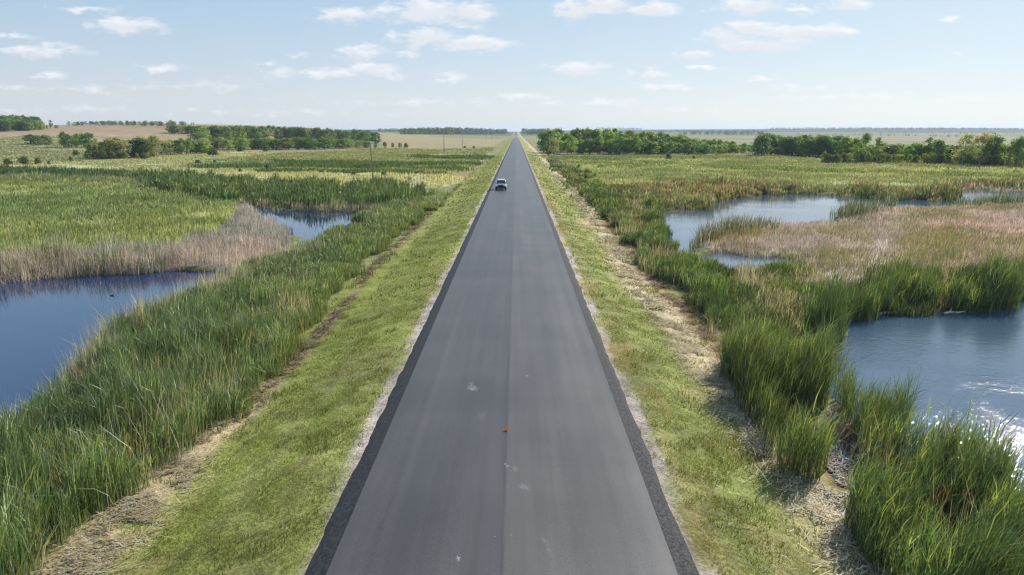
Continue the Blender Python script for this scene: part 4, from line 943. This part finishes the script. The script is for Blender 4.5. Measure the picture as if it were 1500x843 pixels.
def car(loc, label, roof_mat, detail=True, rot=0.0, body_mat=None):
    r = bpy.data.objects.new('parked_car' if False else 'car', None); COL.objects.link(r); r.location = loc; r.rotation_euler = (0, 0, rot); r['label'] = label; r['category'] = 'car'
    bmat = body_mat or M_BODY
    bm = bmesh.new()
    loft(bm, [(-2.36, .70, .42, .82), (-2.28, .86, .34, .95), (-1.9, .92, .30, 1.02), (-1.0, .93, .28, 1.10), (0, .935, .28, 1.13), (1.4, .93, .28, 1.13), (2.15, .90, .32, 1.10), (2.32, .80, .42, 1.0)])
    for sy in (-1.42, 1.40):          # wheel arch lips
        for sx in (-1, 1): cyl(bm, (sx * .90, sy, .38), (sx * .945, sy, .38), .43, .41, 20)
    link('body', bm_mesh('body', bm, bmat, True), r)
    base = [(-.80, -1.02), (.80, -1.02), (.82, .4), (.80, 2.16), (-.80, 2.16), (-.82, .4)]
    top = [(-.66, -.30), (.66, -.30), (.68, .5), (.66, 1.88), (-.66, 1.88), (-.68, .5)]
    def pt(k, f): return Vector((base[k][0] * (1 - f) + top[k][0] * f, base[k][1] * (1 - f) + top[k][1] * f, 1.08 + .50 * f))
    def pane(name, a, b, f0=.03, f1=.98):
        bm = bmesh.new(); q = [pt(a, f0), pt(b, f0), pt(b, f1), pt(a, f1)]
        nrm = (q[1] - q[0]).cross(q[3] - q[0]).normalized() * .02
        vs = [bm.verts.new(v) for v in q]; f = bm.faces.new(vs)
        ex = bmesh.ops.extrude_face_region(bm, geom=[f]); bmesh.ops.translate(bm, vec=-nrm, verts=[v for v in ex['geom'] if isinstance(v, bmesh.types.BMVert)])
        link(name, bm_mesh(name, bm, M_CGLASS), r)
    pane('windshield', 0, 1); pane('side_window', 1, 2); pane('side_window', 2, 3); pane('side_window', 4, 5); pane('side_window', 5, 0); pane('rear_window', 3, 4)
    bm = bmesh.new()
    for k in range(6): cyl(bm, pt(k, -.05), pt(k, 1.02), .045, .04, 8)
    link('pillars', bm_mesh('pillars', bm, bmat, True), r)
    bm = bmesh.new(); box(bm, (0, .79, 1.60), (1.40, 2.30, .09), .035); link('roof', bm_mesh('roof', bm, roof_mat, True), r)
    for sx in (-1, 1):
        for sy in (-1.42, 1.40):
            bm = bmesh.new(); cyl(bm, (sx * .74, sy, .36), (sx * .955, sy, .36), .36, .36, 24); w = link('wheel', bm_mesh('wheel', bm, M_TYRE, False), r)
            if detail:
                bm = bmesh.new(); cyl(bm, (sx * .94, sy, .36), (sx * .975, sy, .36), .24, .20, 16); link('rim', bm_mesh('rim', bm, M_RIM), w)
        if detail:
            bm = bmesh.new(); box(bm, (sx * .66, -2.30, .80), (.36, .14, .17), .03); link('headlight', bm_mesh('headlight', bm, M_LAMP, True), r)
            bm = bmesh.new(); box(bm, (sx * 1.04, -.88, 1.17), (.24, .12, .17), .035); cyl(bm, (sx * .86, -.88, 1.12), (sx * 1.0, -.88, 1.14), .03, .03, 6); link('wing_mirror', bm_mesh('wing_mirror', bm, bmat, True), r)
            bm = bmesh.new(); box(bm, (sx * .62, .79, 1.67), (.04, 1.9, .035), .01); link('roof_rail', bm_mesh('roof_rail', bm, M_BLACKP), r)
            bm = bmesh.new(); box(bm, (sx * .72, 2.27, .86), (.22, .10, .30), .02); link('tail_light', bm_mesh('tail_light', bm, simple('tail_lens', (.3, .02, .02), .2)), r)
    if detail:
        bm = bmesh.new(); box(bm, (0, -2.335, .79), (.94, .08, .26), .02)
        for k in range(4): box(bm, (0, -2.38, .72 + k * .047), (.84, .02, .012))
        link('grille', bm_mesh('grille', bm, M_BLACKP), r)
        bm = bmesh.new(); box(bm, (0, -2.32, .50), (1.76, .24, .36), .06); link('bumper', bm_mesh('bumper', bm, M_BLACKP, True), r)
    return r
p = at(733.6, 279.5, 0.0)
car((p[0], p[1] + 2.3, .035), 'grey oncoming car with bright roof and black grille driving on the empty road', M_SILVER, True, 0.0)
fp = hit(757.2, 199.0)
car((-1.9, 1500, .03), 'tiny reddish vehicle far off near the vanishing point of the road', simple('red_paint', (.22, .06, .04), .3), False, 0, simple('red_body', (.20, .05, .035), .35))

# orange temporary marker tab on the centre joint
M_ORANGE = simple('orange_plastic', (0.85, 0.24, 0.03), 0.5, noise=.08)
M_WHITE = simple('white_reflective', (0.8, 0.8, 0.78), 0.4)
p = at(741.5, 631.5, 0.06)
r = bpy.data.objects.new('road_marker', None); COL.objects.link(r); r.location = (p[0], p[1], .062); r.rotation_euler = (0, 0, .2); r.scale = (.8, .8, .8); r['label'] = 'small orange marker tab with a white stripe on the centre joint of the asphalt'; r['category'] = 'road marker'
bm = bmesh.new(); box(bm, (0, .03, .008), (.17, .10, .014), .003); link('base', bm_mesh('base', bm, M_ORANGE), r)
bm = bmesh.new(); box(bm, (0, 0, .065), (.15, .014, .105), .004, Matrix.Rotation(.12, 4, 'X')); u = link('upright', bm_mesh('upright', bm, M_ORANGE), r)
bm = bmesh.new(); box(bm, (-.02, -.014, .07), (.085, .006, .03), .001, Matrix.Rotation(.12, 4, 'X')); link('reflective_stripe', bm_mesh('reflective_stripe', bm, M_WHITE), u)

# duck on the deep blue pond
M_DUCK = simple('dark_feathers', (0.035, 0.03, 0.028), .7, noise=.4, nscale=14)
M_BILL = simple('bill', (0.28, 0.24, 0.14), .5)
p = at(163.5, 433.5, WATER)
bm = bmesh.new()
sk = [(0, 0, .03, .02, .01), (.05, 0, .055, .06, .045), (.14, 0, .06, .095, .075), (.24, 0, .06, .09, .075), (.32, 0, .085, .06, .065), (.36, 0, .14, .038, .045), (.375, 0, .19, .036, .04), (.40, 0, .225, .044, .042), (.44, 0, .225, .03, .03), (.455, 0, .22, .012, .012)]
rings = []
for i, (x_, y_, z_, ry, rz_) in enumerate(sk):
    up = 0 if i < 4 else min(1, (i - 3) / 2.0)
    if i >= 7: up = .25
    ring = []
    for k in range(12):
        th = 2 * math.pi * k / 12
        ring.append(bm.verts.new((x_ - math.sin(th) * rz_ * up * .8, y_ + math.cos(th) * ry, z_ + math.sin(th) * rz_ * (1 - up * .5))))
    rings.append(ring)
for a, b in zip(rings, rings[1:]):
    for k in range(12): bm.faces.new((a[k], a[(k + 1) % 12], b[(k + 1) % 12], b[k]))
bm.faces.new(rings[0]); bm.faces.new(rings[-1])
d_ = link('duck', bm_mesh('duck', bm, M_DUCK, True), None, label='small dark duck swimming alone on the deep blue pond', category='duck')
d_.location = (p[0] - .1, p[1], WATER - .015); d_.scale = (.65, .65, .65)
bm = bmesh.new(); loft(bm, [(.445, .018, .212, .232), (.48, .017, .210, .222), (.505, .016, .207, .215)], 10, 2.4)
bl = link('bill', bm_mesh('bill', bm, M_BILL, True), d_); bl.rotation_euler = (0, 0, -math.pi / 2)

# bleached driftwood
M_DRIFT = simple('bleached_wood', (0.50, 0.45, 0.40), .85, noise=.3, nscale=9)
def drift(px0, py0, px1, py1, rad, label, z0=-1.05):
    a, b = Vector(at(px0, py0, z0)), Vector(at(px1, py1, z0)); mid = (a + b) / 2; dv = b - a
    pth = [tuple(-dv * .5), tuple(-dv * .2 + Vector((0, .03, .05))), tuple(dv * .15 + Vector((0, -.04, .02))), tuple(dv * .5 + Vector((0, 0, .06)))]
    v, q = tube_np(pth, [rad, rad * 1.1, rad * .9, rad * .5], 8); v2, q2 = tube_np([pth[1], tuple(Vector(pth[1]) + Vector((.3, .25, .22)))], [rad * .5, rad * .2], 6)
    o = link('driftwood', quads_mesh('driftwood', np.concatenate([v, v2]), np.concatenate([q, q2 + len(v)]), None, (M_DRIFT,), True), None, label=label, category='driftwood', group='bleached driftwood in the marsh'); o.location = mid
drift(1094, 523, 1124, 517, .09, 'bleached branch lying among the green reeds left of the rounded dark clump', -.75)
drift(1287, 460, 1322, 458.5, .09, 'pale log floating at the foot of the reed row, nearer the dark clump', WATER + .05)
drift(1382, 459.5, 1412, 458, .08, 'pale log floating under the far end of the reed row across the glittering pond', WATER + .05)

# ------------------------------------------------------------------ sun, sky, air
AZ, EL = math.radians(44), math.radians(37)
S = Vector((math.sin(AZ) * math.cos(EL), math.cos(AZ) * math.cos(EL), math.sin(EL)))
sl = bpy.data.lights.new('sun', 'SUN'); sl.energy = 5.0; sl.angle = math.radians(.53); sl.color = (1.0, .955, .88)
so = bpy.data.objects.new('sun', sl); COL.objects.link(so); so.rotation_euler = S.to_track_quat('Z', 'Y').to_euler(); so.location = (60, 60, 80)

world = bpy.data.worlds.new('World'); scene.world = world; world.use_nodes = True
t = NT(world.node_tree)
out = t.n('ShaderNodeOutputWorld'); bg = t.n('ShaderNodeBackground'); bg.inputs['Strength'].default_value = 0.10
sky = t.n('ShaderNodeTexSky'); sky.sky_type = 'NISHITA'; sky.sun_disc = False; sky.sun_elevation = EL; sky.sun_rotation = AZ
sky.air_density = 1.0; sky.dust_density = 0.25; sky.ozone_density = 2.0; sky.altitude = 250
tc = t.n('ShaderNodeTexCoord'); sp = t.n('ShaderNodeSeparateXYZ'); t.l(tc.outputs['Generated'], sp.inputs[0])
yy = t.math('MAXIMUM', sp.outputs[1], 0.02)
u = t.math('DIVIDE', sp.outputs[0], yy); v = t.math('DIVIDE', sp.outputs[2], yy)
cv = t.n('ShaderNodeCombineXYZ'); t.l(u, cv.inputs[0]); t.l(v, cv.inputs[1])
mp = t.n('ShaderNodeMapping'); mp.inputs['Scale'].default_value = (1, 2.6, 1); t.l(cv.outputs[0], mp.inputs['Vector'])
nz = t.n('ShaderNodeTexNoise'); nz.inputs['Scale'].default_value = 30; nz.inputs['Detail'].default_value = 8; nz.inputs['Roughness'].default_value = .62; t.l(mp.outputs[0], nz.inputs['Vector'])
nz2 = t.noise(mp.outputs[0], 11, 3, .55)
# warp the coordinate so that outlines billow
wm = t.n('ShaderNodeVectorMath', operation='MULTIPLY_ADD'); t.l(nz.outputs['Color'], wm.inputs[0]); wm.inputs[1].default_value = (.055, .022, 0); wm.inputs[2].default_value = (-.0275, -.011, 0)
wc = t.n('ShaderNodeVectorMath', operation='ADD'); t.l(cv.outputs[0], wc.inputs[0]); t.l(wm.outputs[0], wc.inputs[1])
clouds = [(130,13,40,5,.5),(185,38,52,11,.75),(505,22,48,10,.75),(625,18,62,14,.95),(680,18,45,12,.85),(690,38,24,5,.5),(620,56,42,12,.9),(695,66,55,11,.85),(530,77,42,9,.8),(592,79,22,5,.5),(441,81,15,4,.4),(390,92,16,6,.5),(405,107,30,8,.5),
  (495,108,40,7,.75),(548,102,34,10,.75),(582,112,16,6,.4),(60,76,62,8,.75),(100,75,20,8,.6),(26,54,28,5,.5),(78,110,24,6,.6),(235,100,36,6,.5),(14,130,26,6,.45),(662,116,34,8,.45),(130,130,60,9,.25),(840,14,26,15,.9),(880,8,40,11,1),(955,14,36,9,.95),
  (1100,10,42,11,1),(1172,17,26,6,.85),(1240,7,34,9,.95),(1062,52,28,8,.9),(1098,40,36,9,1),(1138,47,34,9,1),(1084,64,34,8,.95),(1132,65,42,8,1),(1166,58,24,6,.85),(1195,44,46,9,.95),(1240,46,18,7,.9),(1018,79,24,7,.85),(1035,98,30,3.5,.7),(845,101,48,9,.85),(920,107,14,5,.5),(960,109,22,6,.7),(978,128,42,6,.75),(1120,116,22,3,.6),
  (1396,27,12,4,.6),(1400,82,9,4,.6),(770,142,40,5,.6),(1250,143,120,5,.5),(1180,128,60,4,.45),(880,150,90,5,.45),(1430,146,70,5,.45),(300,125,90,8,.3),(600,150,120,7,.3),(80,160,120,6,.3),(420,165,140,5,.25),(1120,160,160,5,.3)]
tot = None; tot2 = None
wc2 = t.n('ShaderNodeVectorMath', operation='ADD'); t.l(wc.outputs[0], wc2.inputs[0]); wc2.inputs[1].default_value = (.004, .0065, 0)
for (cx, cy, a, b, s) in clouds:
    d = ray(cx, cy); uu, vv = d[0] / d[1], d[2] / d[1]
    sub = t.n('ShaderNodeVectorMath', operation='SUBTRACT'); t.l(wc.outputs[0], sub.inputs[0]); sub.inputs[1].default_value = (uu, vv, 0)
    ml = t.n('ShaderNodeVectorMath', operation='MULTIPLY'); t.l(sub.outputs[0], ml.inputs[0]); ml.inputs[1].default_value = (F / a * .72, F / b * .72, 0)
    ln = t.n('ShaderNodeVectorMath', operation='LENGTH'); t.l(ml.outputs[0], ln.inputs[0])
    k = t.math('MULTIPLY_ADD', ln.outputs['Value'], -s, s)
    tot = k if tot is None else t.math('MAXIMUM', tot, k)
    if s < .7: continue
    sub = t.n('ShaderNodeVectorMath', operation='SUBTRACT'); t.l(wc2.outputs[0], sub.inputs[0]); sub.inputs[1].default_value = (uu, vv, 0)
    ml = t.n('ShaderNodeVectorMath', operation='MULTIPLY'); t.l(sub.outputs[0], ml.inputs[0]); ml.inputs[1].default_value = (F / a * .72, F / b * .72, 0)
    ln = t.n('ShaderNodeVectorMath', operation='LENGTH'); t.l(ml.outputs[0], ln.inputs[0])
    k = t.math('MULTIPLY_ADD', ln.outputs['Value'], -s, s)
    tot2 = k if tot2 is None else t.math('MAXIMUM', tot2, k)
dens = t.math('ADD', tot, t.math('MULTIPLY_ADD', nz.outputs['Fac'], 1.5, -0.82))
mask = t.ramp(dens, -0.04, 0.62, 0.0, 0.90)
mask = t.math('MULTIPLY', mask, t.ramp(sp.outputs[1], 0.05, 0.3))
# the pale summer sky of the place: bluer to the west, lighter to the sun's side, milky low down
hx = t.ramp(sp.outputs[0], -0.65, 0.65)
high = t.mix(hx, (2.75, 4.15, 5.4), (4.1, 5.05, 5.6))
high = t.mix(t.ramp(sp.outputs[2], 0.25, 0.9), high, (1.3, 2.5, 4.6))
low = t.mix(hx, (4.5, 4.75, 5.35), (5.1, 5.35, 5.75))
milk = t.math('ADD', t.ramp(sp.outputs[2], 0.0, 0.23, 1.0, 0.0), t.math('MULTIPLY_ADD', nz2, .3, -.15), None, True)
grad = t.mix(milk, high, low)
c = t.mix(0.78, sky.outputs[0], grad)
shade = t.mix(t.ramp(t.math('ADD', tot2, t.math('MULTIPLY_ADD', nz.outputs['Fac'], -.7, .35)), -.1, .55, 1.0, 0.0), (5.85, 6.0, 6.35), (6.9, 6.95, 7.05))
c = t.mix(mask, c, shade)
t.l(c, bg.inputs['Color']); t.l(bg.outputs[0], out.inputs[0])

# air: one even volume over the whole plain
bm = bmesh.new(); bmesh.ops.create_cube(bm, size=1, matrix=Matrix.Translation((0, 6000, 28.4)) @ Matrix.Diagonal((26000, 16000, 63.2, 1)))
hm, ht = new_mat('haze_air')
ho = ht.n('ShaderNodeOutputMaterial'); pv = ht.n('ShaderNodeVolumePrincipled'); pv.inputs['Density'].default_value = 0.00010; pv.inputs['Color'].default_value = (.64, .78, .96, 1); pv.inputs['Anisotropy'].default_value = 0.2
ht.l(pv.outputs[0], ho.inputs['Volume'])
HAZE = True
if HAZE: link('haze', bm_mesh('haze', bm, hm), None, kind='stuff', label='thin blue air fading the far ridge', category='haze')

# ------------------------------------------------------------------ camera and render
cam = bpy.data.cameras.new('camera'); cam.sensor_width = 36; cam.lens = 36 * F / 1500; cam.clip_end = 40000; cam.clip_start = .2
co = bpy.data.objects.new('camera', cam); COL.objects.link(co); co.location = CAM; co.rotation_euler = (math.radians(90) - PITCH, 0, 0)
cam.shift_x = -(CX - 750) / 1500
scene.camera = co
vs = scene.view_settings; vs.view_transform = 'Standard'; vs.look = 'None'; vs.exposure = 0.5; vs.gamma = 1; vs.use_curve_mapping = False
cy = scene.cycles
cy.max_bounces = 6; cy.diffuse_bounces = 2; cy.glossy_bounces = 3; cy.transmission_bounces = 3; cy.volume_bounces = 0; cy.transparent_max_bounces = 4
cy.caustics_reflective = False; cy.caustics_refractive = False
cy.use_denoising = True; cy.denoiser = 'OPENIMAGEDENOISE'; cy.denoising_input_passes = 'RGB_ALBEDO_NORMAL'
cy.sample_clamp_indirect = 4; cy.filter_width = 1.3
cy.use_adaptive_sampling = False; cy.adaptive_threshold = .015
print('trees', N_TREES, 'objects', len(scene.objects))
